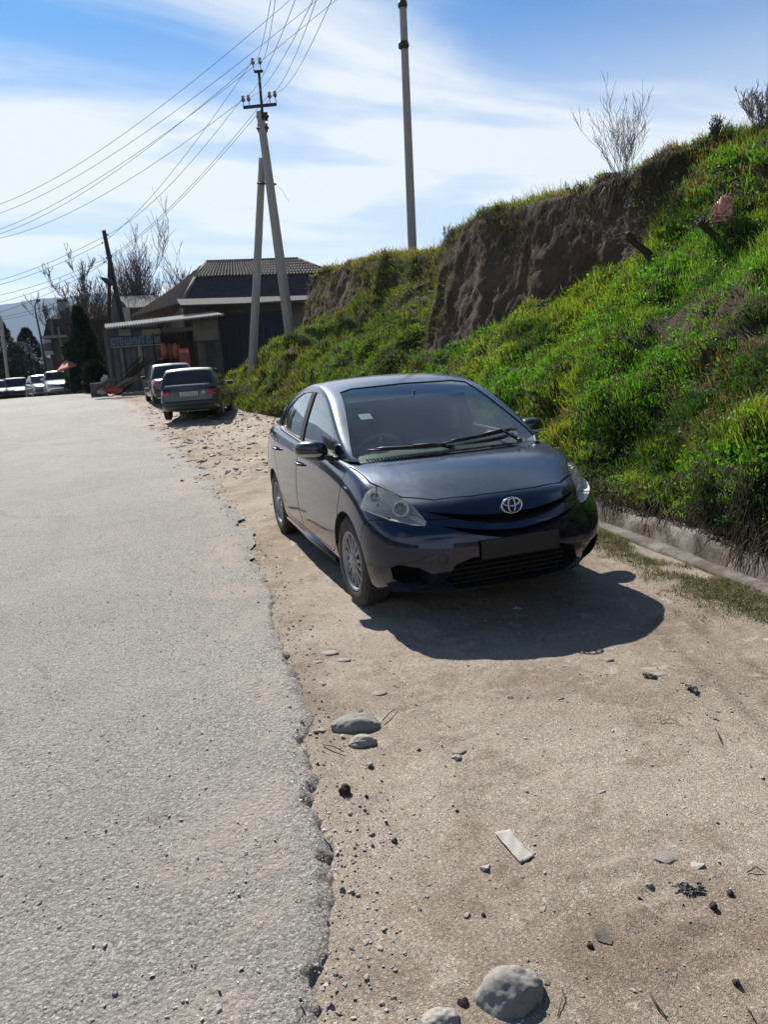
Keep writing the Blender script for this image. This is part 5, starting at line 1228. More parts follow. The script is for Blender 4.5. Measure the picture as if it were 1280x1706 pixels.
# kiosk clutter: heap of boards, rag bundle, block, white sack
def heap(name, label, cat, u, v, X, n, size, mat, ang, seed, spread):
    p = atx(u, v, X); p.z = float(H(p.x)); rg_ = random.Random(seed); b = MB()
    for k in range(n):
        f = k/n; M = Matrix.Rotation(ang+rg_.uniform(-.15, .15), 3, 'X') @ Matrix.Rotation(rg_.uniform(-.3, .3), 3, 'Z')
        b.box((rg_.uniform(-.3, .3), rg_.uniform(-spread, spread)*.5, size[2]*.5+rg_.uniform(0, .8)*(1-abs(f-.5))), (size[0], size[1]*rg_.uniform(.6, 1.1), size[2]*.12), M=M)
    return tag(b.build(name, mat, None, p), label, cat)
p = atx(222, 655, Xs+2.6); p.z = float(H(p.x)); b = MB(); rg_ = random.Random(8)
for k in range(34):
    f = rg_.random(); M = Matrix.Rotation(R_(36)+rg_.uniform(-.12, .12), 3, 'X'); b.box((rg_.uniform(-.5, .4)-.1*f, rg_.uniform(-.25, .25)+(f-.5)*1.1, .25+f*1.15+rg_.uniform(-.12, .12)), (.10+.1*rg_.random(), 1.1*rg_.uniform(.5, 1.1), .035+.05*rg_.random()), M=M)
tag(b.build('scrap_heap', M_WOODD, None, p), 'slanting heap of dark boards and scrap leaning in front of the shop shutters', 'scrap heap')
p = atx(190, 660, Xs+4.2); p.z = float(H(p.x)); b = MB()
for k in range(14):
    M = Matrix.Rotation(R_(24)+rg_.uniform(-.1, .1), 3, 'X'); b.box((rg_.uniform(-.3, .3), rg_.uniform(-.5, .5), .15+.3*rg_.random()+.2), (.14, 1.3*rg_.uniform(.5, 1), .06), M=M)
tag(b.build('plank_pile', M_BRICKB, None, p), 'low pile of weathered planks at the road edge in front of the shop', 'planks')
for (u, v, r_, mt, lb, ct, nm) in ((186, 655, (.22, .42, .15), M_REDP, 'crumpled red cloth lying on the low pile of planks', 'cloth', 'red_cloth'), (172, 657, (.16, .20, .13), M_WHITEW, 'small off-white bundle at the left end of the plank pile', 'bundle', 'cloth_bundle'), (176, 640, (.16, .17, .26), M_WHITEW, 'tied white sack resting on the concrete block by the shop', 'sack', 'white_sack')):
    p = atx(u, v, Xs+4.3 if v > 650 else Xs+2.0); o = blob(nm, r_, 5, mt, p+Vector((.1, 0, .12)), sub=4, amp=.35, freq=2.6); tag(o, lb, ct)
b = MB(); y0, y1, zl, zt = fbox(b, 150, 638, 178, 662, Xs+2.2, .8, float(H(-32))-.1); tag(b.build('concrete_block', M_GREYW, None, bev=.03), 'long grey concrete block at the road edge left of the plank pile', 'block')
# ---- sheds and houses further back
def arched_shed():
    X = -48; z0 = float(H(X)); r = place('arched_shed', 'grey shed with a round arched end and a pale metal roof behind the shop', 'shed', (X, -3, z0)); O = Vector(r.location)
    def L(mb, name, mat, fix=True): mb.v = [tuple(Vector(v)-O) for v in mb.v]; return mb.build(name, mat, r, fix=fix)
    y0 = atx(184, 530, X).y; y1 = atx(216, 530, X).y; zs = atx(200, 530, X).z; zt = atx(200, 499, X).z; n = 14; R0 = (y1-y0)/2; b = MB(); poly = [(y0, z0-.2)]+[((y0+y1)/2-R0*math.cos(PI*i/n), zs+(zt-zs)*math.sin(PI*i/n)) for i in range(n+1)]+[(y1, z0-.2)]
    b.prism(poly, X-7, X, 'x'); L(b, 'wall', M_GREYW)
    b = MB(); y2 = atx(222, 520, X).y; z2 = atx(225, 512, X).z; A = Vector((X+.2, y1-.5, z2)); B = Vector((X+.2, y2+1.5, z2)); corr(b, A, B, B+Vector((-3.5, 0, 1.0)), A+Vector((-3.5, 0, 1.0)), 20, 1, .04); o = L(b, 'roof', M_SHEETM, False); md = o.modifiers.new('t', 'SOLIDIFY'); md.thickness = .06
    b = MB(); b.box((X-1.8, (A.y+B.y)/2, (z0+z2)/2), (3.2, B.y-A.y-.3, z2-z0)); L(b, 'annex_wall', M_PLAST)
    b = MB(); fbox(b, 198, 513, 217, 538, X+.5, .12); L(b, 'pale_panel', M_WHITEW)
arched_shed()
def gable_house():
    X = -57; z0 = float(H(X))-.2; y0 = atx(125, 540, X).y; y1 = atx(196, 540, X).y; r = place('house', 'brown brick house with a low ridged roof half hidden by the dark conifer', 'house', (X, y0, z0)); O = Vector(r.location)
    def L(mb, name, mat, fix=True): mb.v = [tuple(Vector(v)-O) for v in mb.v]; return mb.build(name, mat, r, fix=fix)
    ze = atx(160, 530, X).z; zr = atx(160, 507, X-3).z; b = MB(); b.box((X-3.5, (y0+y1)/2, (z0+ze)/2), (7, y1-y0, ze-z0)); L(b, 'wall', M_BRICKB)
    b = MB(); corr(b, (X+.4, y0-.4, ze-.1), (X+.4, y1+.4, ze-.1), (X-3.5, y1+.2, zr), (X-3.5, y0+.2, zr), 24, 5, .05, .04); corr(b, (X-7.4, y1+.4, ze-.1), (X-7.4, y0-.4, ze-.1), (X-3.5, y0+.2, zr), (X-3.5, y1+.2, zr), 24, 5, .05, .04)
    L(b, 'roof', M_RUST, False)
    b = MB(); b.box((X+.02, y0+1.6, z0+3.4), (.08, 1.0, 1.2)); L(b, 'window', M_GATE)
M_RUST = wallmat('rusty_roof', (.12, .095, .075), (.22, .18, .14), 3)
gable_house()
def mansard_house():
    X = -66; z0 = float(H(X))-.4; y0 = atx(84, 600, X).y; y1 = atx(118, 600, X).y; r = place('house', 'tall pale house with a steep dark mansard roof and white chimney at far left', 'house', (X, y0, z0)); O = Vector(r.location)
    def L(mb, name, mat, fix=True, par=r): mb.v = [tuple(Vector(v)-O) for v in mb.v]; return mb.build(name, mat, par, fix=fix)
    ze = atx(92, 563, X).z; zk = atx(92, 531, X).z; zr = atx(100, 520, X-2).z; yl = atx(72, 560, X).y; b = MB(); b.box((X-4, (y0+y1+2)/2, (z0+ze)/2), (8, y1+2-y0, ze-z0)); L(b, 'wall', M_GREYW)
    b = MB(); b.box((X-3.8, (yl+y1+2)/2, ze+.08), (9, y1+2.2-yl, .22)); L(b, 'cornice', M_PALE)
    b = MB(); yk = atx(77, 531, X).y; V = [(X+.3, yl, ze+.2), (X+.3, y1+2, ze+.2), (X-.4, y1+2, zk), (X-.4, yk, zk), (X-8, yl, ze+.2), (X-8, y1+2, ze+.2), (X-7.4, y1+2, zk), (X-7.4, yk, zk), (X-2.5, y1+2, zr+1.3), (X-2.5, yk+1.4, zr+.3)]
    b.add(V, [(0, 1, 2, 3), (4, 7, 6, 5), (0, 3, 7, 4), (1, 5, 6, 2), (3, 2, 8, 9), (7, 9, 8, 6), (3, 9, 7), (2, 6, 8)]); rf = L(b, 'roof', M_DKROOF)
    b = MB(); fbox(b, 95, 502, 112, 524, X-2, 1.0); ch = L(b, 'chimney', M_WHITEW, par=rf)
    b = MB(); fbox(b, 95, 498.5, 102.5, 503, X-1.9, .9); fbox(b, 103.5, 498, 111, 502.5, X-1.9, .9); L(b, 'chimney_cap', M_STEEL, par=rf)
    b = MB(); fbox(b, 83, 534, 88, 559, X+.6, .3); L(b, 'dormer', M_GREYW)
    for (u0, v0, u1, v1) in ((71, 566, 84, 571), (73, 585, 88, 591)):
        b = MB(); fbox(b, u0, v0, u1, v1, X+1.2, 1.6); L(b, 'balcony_slab', M_WHITEW)
    b = MB(); fbox(b, 72, 572, 86, 584, X+.5, 1.2); fbox(b, 76, 597, 90, 640, X+.5, 1.2); L(b, 'bay', M_GREYW)
    b = MB(); fbox(b, 99, 545, 102, 600, X+.5, .3); L(b, 'downpipe', M_PALE)
mansard_house()
b = MB(); y0, y1, _, _ = fbox(b, -30, 618, 78, 645, -78, .4, -1); 
for k in range(9): b.box((-77.7, y0+(y1-y0)*k/8, .3), (.3, .3, 2.6))
tag(b.build('boundary_wall', M_GATE, None), 'long dark wall behind the row of parked cars at the far left', 'wall')
b = MB(); y0, y1, zl, zt = fbox(b, 22, 596, 42, 614, -74, .2); b.box((-74.1, y0+.1, zl-1), (.12, .12, 2.4)); b.box((-74.1, y1-.1, zl-1), (.12, .12, 2.4)); tag(b.build('notice_board', M_PALE, None), 'square grey notice board above the row of parked cars', 'board')
b = MB(); pc = atx(32, 584, -74); n = 18
for q in (0, .35): b.tube([pc+Vector((0, -1.05*math.cos(PI*i/n)*(1-q*.2), (.95-q)*math.sin(PI*i/n)*.8)) for i in range(n+1)], .06, 5)
for i in range(1, n): b.tube([pc+Vector((0, -1.05*math.cos(PI*i/n), .76*math.sin(PI*i/n))), pc+Vector((0, -.98*math.cos(PI*i/n), .4*math.sin(PI*i/n)))], .04, 4)
b.box(pc+Vector((0, -1.0, -2)), (.1, .1, 4)); b.box(pc+Vector((0, 1.0, -2)), (.1, .1, 4)); tag(b.build('iron_archway', M_WHITEW, None), 'white openwork metal arch among the dark conifers at the far left', 'arch')
b = MB(); fbox(b, -20, 598, 9, 627, -76, 3, -1); b.v = b.v; hq = b.build('kiosk', M_PALEB, None); tag(hq, 'tan kiosk wall cut off by the left edge of the view', 'kiosk')
M_WHITEL = wallmat('pale_canvas', (.30, .30, .29), (.42, .42, .40))  # pale canvas tone
# ---- red parasol, stall, person and bicycle
def parasol():
    p = atx(116, 640, -41.5); p.z = float(H(p.x)); r = place('parasol', 'faded red street parasol tilted over the stall at the end of the road', 'parasol', p); zt = atx(112, 600, -41.5).z-p.z
    b = MB(); b.tube([(0, 0, 0), (0, 0, zt)], .025, 8); b.build('pole', M_PALE, r)
    b = MB(); n = 8; vs = [(0, 0, 0)]+[(.95*math.cos(2*PI*i/n), .62*math.sin(2*PI*i/n), -.38) for i in range(n)]+[(.97*math.cos(2*PI*i/n), .63*math.sin(2*PI*i/n), -.48) for i in range(n)]
    b.add(vs, [(0, 1+i, 1+(i+1) % n) for i in range(n)]+[(1+i, 1+n+i, 1+n+(i+1) % n, 1+(i+1) % n) for i in range(n)]); o = b.build('canopy', M_ORNG, r, (0, -.05, zt), (R_(14), 0, 0), fix=False); md = o.modifiers.new('t', 'SOLIDIFY'); md.thickness = .01
parasol()
def person(loc, rz, label, top, legs, scale=1.0):
    r = place('person', label, 'person', loc, None, rz)
    J = {'pel': (0, 0, .95), 'waist': (0, 0, 1.10), 'chest': (.01, 0, 1.32), 'neck': (0, 0, 1.48), 'head': (.02, 0, 1.58), 'top': (.01, 0, 1.72),
         'shl': (0, .17, 1.42), 'ell': (.03, .24, 1.15), 'wrl': (.12, .22, .92), 'hal': (.15, .21, .84), 'shr': (0, -.17, 1.42), 'elr': (.02, -.25, 1.15), 'wrr': (.10, -.23, .92), 'har': (.13, -.22, .84),
         'hil': (0, .09, .92), 'knl': (.05, .11, .50), 'anl': (-.02, .12, .09), 'tol': (.14, .14, .035), 'hir': (0, -.09, .92), 'knr': (-.03, -.11, .50), 'anr': (-.12, -.12, .09), 'tor': (.04, -.14, .035)}
    Rr = dict(pel=.13, waist=.115, chest=.135, neck=.055, head=.085, top=.06, shl=.065, ell=.045, wrl=.033, hal=.03, shr=.065, elr=.045, wrr=.033, har=.03, hil=.085, knl=.062, anl=.045, tol=.035, hir=.085, knr=.062, anr=.045, tor=.035)
    E_ = [('pel', 'waist'), ('waist', 'chest'), ('chest', 'neck'), ('neck', 'head'), ('head', 'top'), ('chest', 'shl'), ('shl', 'ell'), ('ell', 'wrl'), ('wrl', 'hal'), ('chest', 'shr'), ('shr', 'elr'), ('elr', 'wrr'), ('wrr', 'har'), ('pel', 'hil'), ('hil', 'knl'), ('knl', 'anl'), ('anl', 'tol'), ('pel', 'hir'), ('hir', 'knr'), ('knr', 'anr'), ('anr', 'tor')]
    def skin_(keys, edges, name, mat, grow=0.0, par=r):
        me = bpy.data.meshes.new(name); ix = {k: i for i, k in enumerate(keys)}; me.from_pydata([J[k] for k in keys], [(ix[a], ix[b]) for a, b in edges], [])
        o = link(name, me, mat, par); md = o.modifiers.new('k', 'SKIN'); md.use_smooth_shade = True; me.skin_vertices.new() if not me.skin_vertices else None
        for k, i in ix.items(): me.skin_vertices[0].data[i].radius = (Rr[k]+grow, Rr[k]+grow); me.skin_vertices[0].data[i].use_root = (i == 0)
        md2 = o.modifiers.new('s', 'SUBSURF'); md2.levels = md2.render_levels = 1; return o
    skin_(list(J), E_, 'body', flatmat('skin_tone', (.22, .13, .09), .6))
    skin_(['pel', 'waist', 'chest', 'shl', 'ell', 'wrl', 'shr', 'elr', 'wrr'], [('pel', 'waist'), ('waist', 'chest'), ('chest', 'shl'), ('shl', 'ell'), ('ell', 'wrl'), ('chest', 'shr'), ('shr', 'elr'), ('elr', 'wrr')], 'jacket', top, .018)
    skin_(['pel', 'hil', 'knl', 'anl', 'hir', 'knr', 'anr'], [('pel', 'hil'), ('hil', 'knl'), ('knl', 'anl'), ('pel', 'hir'), ('hir', 'knr'), ('knr', 'anr')], 'trousers', legs, .014)
    b = MB(); b.lathe([(.001, .13), (.07, .115), (.098, .06), (.10, .0), (.092, -.05)], 12, Matrix.Translation((-.005, 0, 1.625))); b.build('hair', flatmat('dark_hair', (.02, .016, .013), .8), r)
    return r
p = atx(124, 659, -42.0); p.z = float(H(p.x)); person(p, R_(20), 'person in a grey jacket and dark trousers standing beside the white boxy car', flatmat('grey_jacket', (.11, .10, .09), .9), flatmat('dark_trousers', (.02, .022, .03), .9))
def bicycle():
    p = atx(134, 660, -41.0); p.z = float(H(p.x)); r = place('bicycle', 'dark bicycle parked beside the person at the end of the road', 'bicycle', p, None, R_(75))
    for x in (-.5, .5):
        b = MB(); b.tube([(x+.33*math.cos(2*PI*i/24), 0, .34+.33*math.sin(2*PI*i/24)) for i in range(25)], .022, 6, cap=False)
        for k in range(8): b.tube([(x, 0, .34), (x+.32*math.cos(2*PI*k/8), 0, .34+.32*math.sin(2*PI*k/8))], .006, 4)
        b.build('wheel', M_STEEL, r)
    b = MB(); 
    for a, c in (((-.5, .34), (-.15, .85)), ((-.15, .85), (-.05, .34)), ((-.5, .34), (-.05, .34)), ((-.05, .34), (.33, .80)), ((-.15, .80), (.33, .80)), ((.5, .34), (.30, .98))): b.tube([(a[0], 0, a[1]), (c[0], 0, c[1])], .018, 6)
    b.build('frame', M_STEEL, r); MB().tube([(.30, -.25, 1.02), (.30, .25, 1.02)], .014, 6).build('handlebar', M_STEEL, r); MB().box((-.17, 0, .89), (.24, .12, .05)).build('saddle', M_BLACKPL, r, bev=.015)
bicycle()

# ================================================================ POLES AND WIRES
def square_pole(b, p0, p1, w0, w1): b.tube([p0, p0.lerp(p1, .5), p1], [w0, (w0+w1)/2, w1], 8, smooth=False)
DP = 27.5
base = at(492, 612, DP); base.z -= .5; top = at(433, 186, DP-.2)
pole_r = place('utility_pole', 'tall braced concrete pole with a crossarm of insulators in front of the dark gate', 'utility pole', base)
def LP(mb, name, mat, par, O, fix=True, **k): mb.v = [tuple(Vector(v)-O) for v in mb.v]; return mb.build(name, mat, par, fix=fix, **k)
b = MB(); square_pole(b, base, top, .205, .125); LP(b, 'shaft', M_CONP, pole_r, base)
b0 = at(416, 646, DP+.4); b0.z -= .4; b1 = at(437, 264, DP+.1); b = MB(); square_pole(b, b0, b1, .165, .115); LP(b, 'brace', M_CONP, pole_r, base)
b = MB(); q0, q1 = at(428, 305, DP), at(460, 307, DP); b.tube([q0, q1], .035, 6); LP(b, 'brace_clamp', M_STEEL, pole_r, base)
for v_ in (194, 213): 
    b = MB(); b.tube([at(427, v_+1, DP-.25), at(448, v_, DP-.25)], .04, 6); b.tube([at(429, v_, DP-.05), at(446, v_, DP-.05)], .14, 8); LP(b, 'band', M_STEEL, pole_r, base)
b = MB(); b.tube([at(438, 200, DP-.3), at(431, 118, DP-.3)], .045, 6); LP(b, 'mast', M_STEEL, pole_r, base)
cA, cB = at(405, 181, DP-.3), at(461, 172, DP-.3); b = MB(); b.box((cA+cB)/2, (.08, (cB-cA).length, .085), M=Matrix.Rotation(math.atan2((cB-cA).z, (cB-cA).y), 3, 'X')); LP(b, 'crossarm', M_STEEL, pole_r, base)
tA, tB = at(423, 120, DP-.3), at(438, 118, DP-.3); b = MB(); b.box((tA+tB)/2, (.07, (tB-tA).length, .07), M=Matrix.Rotation(math.atan2((tB-tA).z, (tB-tA).y), 3, 'X')); LP(b, 'top_arm', M_STEEL, pole_r, base)
INS = {}
for k, (u, v, ub, vb) in enumerate(((405, 166, 406, 180), (414, 165, 415, 178), (449, 160, 450, 173), (458, 158, 460, 171), (421, 104, 423, 119), (433, 103, 435, 118))):
    pt, pb = at(u, v, DP-.3), at(ub, vb, DP-.3); d = (pt-pb); b = MB(); b.tube([pb, pt], .013, 5); M = Matrix.Translation(pt)
    b.lathe([(.001, .13), (.05, .11), (.055, .07), (.038, .05), (.062, .02), (.068, -.03), (.04, -.06), (.02, -.08)], 12, M); INS[k] = pt+Vector((0, 0, .06)); LP(b, 'insulator', M_PORC, pole_r, base)
# tall mast behind the crest
tb = at(688, 440, 30.5); tb.z -= .5; tt = at(668.5, -70, 30.0)
tp = place('utility_pole', 'tall straight concrete pole rising from behind the grassy bank to the top edge', 'utility pole', tb)
b = MB(); square_pole(b, tb, tt, .185, .125); LP(b, 'shaft', M_CONP, tp, tb)
b = MB(); b.tube([at(666, 76, 30), at(682, 75, 30)], .06, 6); b.tube([at(672.5, 80, 30), at(672.2, 70, 30)], .19, 8); LP(b, 'band', M_STEEL, tp, tb)
b = MB(); b.tube([at(667, 8, 30), at(679, 7, 30)], .05, 6); b.tube([at(671, 12, 30), at(670.8, 3, 30)], .17, 8); LP(b, 'band', M_STEEL, tp, tb)
# far leaning pole with its street lamp
fb = at(199, 520, 50); fb.z = float(H(fb.x)); ft = at(172.5, 384, 50); lp = place('utility_pole', 'dark leaning wooden pole propped by a second post in front of the bare tree', 'utility pole', fb)
b = MB(); lo = at(199, 515, 50); dd = (lo-ft).normalized(); b.tube([ft+dd*((fb.z-.3-ft.z)/dd.z), lo, ft], [.17, .16, .12], 8); LP(b, 'shaft', M_WOODD, lp, fb)
b = MB(); s0 = at(177, 640, 49.5); s0.z = float(H(s0.x))-.2; b.tube([s0, at(182, 440, 49.8), at(184, 425, 50)], [.14, .10, .09], 8); LP(b, 'prop', M_WOODD, lp, fb)
b = MB(); FI = []
for (u, v) in ((179, 391), (170, 405), (177, 430), (173, 437)):
    pt = at(u, v, 50); FI.append(pt); b = MB(); b.tube([pt+Vector((0, .18 if u > 175 else -.0, -.08)), pt+Vector((0, 0, -.08)), pt], .014, 4); b.lathe([(.001, .07), (.04, .05), (.05, -.02), (.02, -.05)], 8, Matrix.Translation(pt)); LP(b, 'insulator', M_PORC, lp, fb)
b = MB(); l0, l1 = at(188, 474, 49), at(169, 463, 48.5); b.tube([l0, (l0+l1)/2, l1], [.10, .19, .07], 8); b.tube([at(183, 468, 49.8), l0], .03, 5); LP(b, 'lamp_head', M_STEEL, lp, fb)
sb = at(82, 648, 62); sb.z = float(H(sb.x))-.1; sl = place('street_lamp', 'slim dark street lamp with a curved neck between the mansard house and the conifers', 'street lamp', sb)
b = MB(); b.tube([sb, at(67, 560, 62), at(59, 522, 62)], [.10, .07, .055], 8); LP(b, 'shaft', M_STEEL, sl, sb)
b = MB(); b.tube([at(59, 522, 62), at(57.5, 513, 62), at(58.5, 506, 62), at(62, 501, 62)], .045, 6); LP(b, 'neck', M_STEEL, sl, sb); b = MB(); b.tube([at(60.5, 502, 62), at(63, 500.5, 61.8), at(66, 499.5, 61.6)], [.06, .13, .05], 8); LP(b, 'lamp_head', M_STEEL, sl, sb)
sb2 = at(14, 650, 70); sb2.z = float(H(sb2.x))-.1; b = MB(); b.tube([sb2, at(0, 526, 70)], [.15, .10], 8); b.v = [tuple(Vector(v)-sb2) for v in b.v]; tag(b.build('utility_pole', M_CONP, None, sb2), 'grey pole at the far left edge above the kiosk', 'utility pole')
def wire(p, q, sag, r, label, group='power lines strung between the poles', ext=12):
    p, q = Vector(p), Vector(q); n = 22; b = MB(); pts = [p.lerp(q, i/n)-Vector((0, 0, sag*4*(i/n)*(1-i/n))) for i in range(n+1)]
    dq = pts[-1]-pts[-2]; pts += [pts[n]+dq*(k+1) for k in range(ext)]
    rr = [max(r,   .00024*(pt-Vector(CAM)).length) for pt in pts]; b.tube(pts, rr, 5, cap=False); o = b.build('power_line', M_WIRE, None, fix=False); tag(o, label, 'power line', group); return o
# the run that comes over the viewer's head to the braced pole
over = [(455, -25, 9, 4), (462, -25, 9, 5), (500, -22, 9, 0), (532, -22, 9, 1), (536, -25, 9.3, 2), (562, -22, 9, 3)]
nm_ = ['left top insulator', 'right top insulator', 'outer left insulator', 'inner left insulator', 'inner right insulator', 'outer right insulator']
for (u, v, D, k), w in zip(over, nm_): wire(INS[k], at(u, v, D), .25, .004, 'thin wire from the %s of the braced pole to the top edge' % w)
# onward to the leaning pole
for k, (j, w) in enumerate(((0, 'outer left'), (4, 'left top'), (2, 'inner right'), (3, 'outer right'))):
    wire(INS[j], FI[k], .5, .004, 'wire from the %s insulator of the braced pole to the leaning wooden pole' % w, ext=0)
# the second line that crosses behind, from upper right to far left
cross = [((497, -12, 24), (-40, 352, 62), 'topmost'), ((543, -12, 24), (-40, 367, 62), 'second'), ((572, -10, 24), (-40, 395, 62), 'third'), ((421, 104, 27.2), (-40, 400, 62), 'fourth'), ((405, 166, 27.2), (-40, 403, 62), 'lowest')]
for a, c, w in cross: wire(at(*a), at(*c), .9, .004, '%s of the wires that cross the sky down to the left edge' % w)
for k, (pt, (u, v), w) in enumerate(zip(FI, ((-30, 474), (-30, 481), (-30, 497), (-30, 510)), ('highest', 'second', 'third', 'lowest'))): wire(pt, at(u, v, 75), .3, .005, '%s wire from the leaning wooden pole to the left edge' % w)
for v1, v2, w in ((437, 527, 'upper'), (470, 532, 'middle'), (478, 536, 'lower')): wire(at(176, v1 if v1 > 460 else 437, 50), at(-30, v2, 75), .4, .005, '%s cable in front of the blue mountains at the far left' % w)
b = MB(); b.tube([at(459, 306, DP), at(470, 318, DP-.3), at(481, 336, DP-.6)], .006, 4); tag(b.build('loose_wire', M_WIRE, None), 'short loose wire dangling from the clamp of the braced pole', 'wire')

# ================================================================ TREES AND SHRUBS
M_BARK = wallmat('grey_bark', (.045, .038, .033), (.085, .074, .064), 9); M_TWIG = flatmat('twigs', (.055, .044, .036), .9, var=.4); M_BUD = flatmat('buds', (.10, .085, .05), .9, var=.4); M_PALET = flatmat('pale_twigs', (.13, .115, .095), .9, var=.3)
def bare(name, base, height, spread, stems, label, cat, group=None, seed=1, bud=0, lean=(0, 0), depth=4, r0=.10, mat=M_TWIG, rmin=.006, trunk=True, kids=(3, 5)):
    rg = random.Random(seed); root = place(name, label, cat, base, group); tr = MB(); cr = MB(); bd = MB()
    def grow_(p, d, L, r, lv):
        n = 5; pts = [p]; q = p.copy(); dd = d.copy()
        for i in range(n):
            dd = (dd+Vector((rg.gauss(0, .12), rg.gauss(0, .12), .07))).normalized(); q = q+dd*L/n; pts.append(q.copy())
        rr = [max(rmin, r*(1-.62*i/n)) for i in range(n+1)]; (tr if lv == 0 and trunk else cr).tube(pts, rr, 6 if lv == 0 else (4 if lv == 1 else 3), cap=False)
        if lv >= depth-1 and bud:
            for i in range(1, n+1):
                if rg.random() < bud: 
                    c = pts[i]+Vector((rg.gauss(0, .03), rg.gauss(0, .03), rg.gauss(0, .03))); s_ = .035+.05*rg.random(); bd.add([c+Vector((-s_*.4, 0, 0)), c+Vector((0, s_*.5, 0)), c+Vector((s_*.4, 0, 0)), c+Vector((0, -.1*s_, s_*1.6))], [(0, 1, 3), (1, 2, 3), (2, 0, 3)])
        if lv < depth:
            for _ in range(rg.randint(*kids)):
                i = rg.randint(1, n); a = rg.uniform(0, 2*PI); out = Vector((math.cos(a), math.sin(a), rg.uniform(.1, .9))); nd = (dd*.75+out*rg.uniform(.35, .7)).normalized(); grow_(pts[i], nd, L*rg.uniform(.42, .68), rr[i]*.62, lv+1)
    for s in range(stems):
        a = 2*PI*s/stems+rg.uniform(-.5, .5); t = spread*rg.uniform(.3, 1.0) if stems > 1 else spread*.1
        grow_(Vector((rg.uniform(-.1, .1), rg.uniform(-.1, .1), -.1)), Vector((math.cos(a)*t*.6+lean[0], math.sin(a)*t+lean[1], 1)).normalized(), height*rg.uniform(.5, .78), r0*rg.uniform(.6, 1), 0)
    if trunk: tr.build('trunk', M_BARK, root, fix=False)
    cr.build('crown', mat, root, fix=False)
    if bud: tag(bd.build('buds', M_BUD, root, fix=False), kind='stuff')
    return root
p = at(246, 600, 58); p.z = float(H(p.x)); bare('bare_tree', p, 8.6, .2, 1, 'leafless tree with a tall central stem and budding twigs behind the slate roof', 'tree', 'leafless trees behind the shop', 5, .5, depth=3, r0=.17, rmin=.013, kids=(5, 7))
for k, (u, hgt, sd_, ln) in enumerate(((264, 7.6, 11, .08), (230, 7.4, 12, -.04), (208, 7.0, 13, -.08), (280, 6.6, 14, .12))):
    p = at(u, 600, 59+k); p.z = float(H(p.x)); bare('bare_tree', p, hgt, .38, 7, ['dense leafless tree just right of the tall central stem', 'dense leafless tree just left of the tall central stem', 'leafless tree between the leaning pole and the dense thicket', 'low leafless tree closest to the slate roof at its right'][k], 'tree', 'leafless trees behind the shop', sd_, .25, (0, ln), 3, .08, rmin=.013, kids=(5, 7))
p = at(170, 610, 57); p.z = float(H(p.x)); bare('bare_tree', p, 7.6, .15, 2, 'leafless tree leaning left of the wooden pole over the brown house', 'tree', 'leafless trees behind the shop', 23, .6, (0, -.42), 4, .12, rmin=.013, kids=(4, 6))
# conifers: many small sprays through an uneven cone
M_CONIF = NT('conifer_needles'); two_sided_leaf(M_CONIF, M_CONIF.attr('col'), .15); M_CONIF = M_CONIF.m
def conifer(base, h, r, label, seed, n=9000, group='dark evergreens at the end of the road', shape=1.0, col=(.018, .030, .020)):
    rg = np.random.default_rng(seed); root = place('conifer', label, 'tree', base, group)
    MB().tube([(0, 0, -.2), (0, 0, h*.5), (0, 0, h*.93)], [.14, .09, .02], 7).build('trunk', M_BARK, root)
    t = rg.uniform(.04, 1, n); a = rg.uniform(0, 2*PI, n); lob = 1+.30*vnoise(a*1.3, t*9, seed=seed)+.22*vnoise(a*3.2, t*22, seed=seed+1); R1 = r*(np.minimum(1, (1-t)*1.5+.04)**.8*shape+(1-shape)*.6*np.sin(PI*t)**.5)*lob*np.minimum(1, t*6+.45)
    rad = R1*rg.uniform(.45, 1, n)**.5; P = np.stack([rad*np.cos(a), rad*np.sin(a), t*h], 1); s = rg.uniform(.06, .15, n)[:, None]
    d = np.stack([np.cos(a), np.sin(a), rg.uniform(.1, 1.2, n)], 1)+rg.normal(0, .5, (n, 3)); d /= np.linalg.norm(d, axis=1, keepdims=True); e = np.cross(d, rg.normal(0, 1, (n, 3))); e /= np.linalg.norm(e, axis=1, keepdims=True)
    V = np.stack([P-e*s*.5, P+e*s*.5, P+d*s*1.6], 1); me = mesh_np('crown', V.reshape(-1, 3), (np.arange(n)*3)[:, None]+np.array([[0, 1, 2]]))
    cc = np.array(col)*rg.uniform(.55, 1.7, (n, 1)); C3 = np.repeat(np.concatenate([cc, np.ones((n, 1))], 1)[:, None], 3, 1); ca = me.attributes.new('col', 'FLOAT_COLOR', 'POINT'); ca.data.foreach_set('color', C3.ravel().astype(np.float32)); link('crown', me, M_CONIF, root)
p = at(147, 640, 47); p.z = float(H(p.x)); conifer(p, 4.7, 1.05, 'dense dark thuja in front of the brown house left of the shop', 3, 14000)
for k, (u, v, D, h, r, lb) in enumerate(((13, 650, 76, 7.4, 2.2, 'tall dark conifer nearest the left edge behind the parked cars'), (58, 650, 80, 6.9, 2.0, 'dark conifer beside the slim street lamp'), (37, 650, 84, 5.4, 3.0, 'broad low evergreen between the two far conifers'), (-6, 650, 76, 5.2, 2.2, 'dark evergreen cut off by the left edge below the grey pole'))):
    p = at(u, v, D); p.z = float(H(p.x))-.2; conifer(p, h, r, lb, 30+k, 9000, shape=.8, col=(.014, .026, .022))
p = at(162, 650, 43); p.z = float(H(p.x)); conifer(p, 1.6, .9, 'low dark bush beside the concrete block', 50, 4000, 'bushes by the shop', .2, (.022, .026, .018))
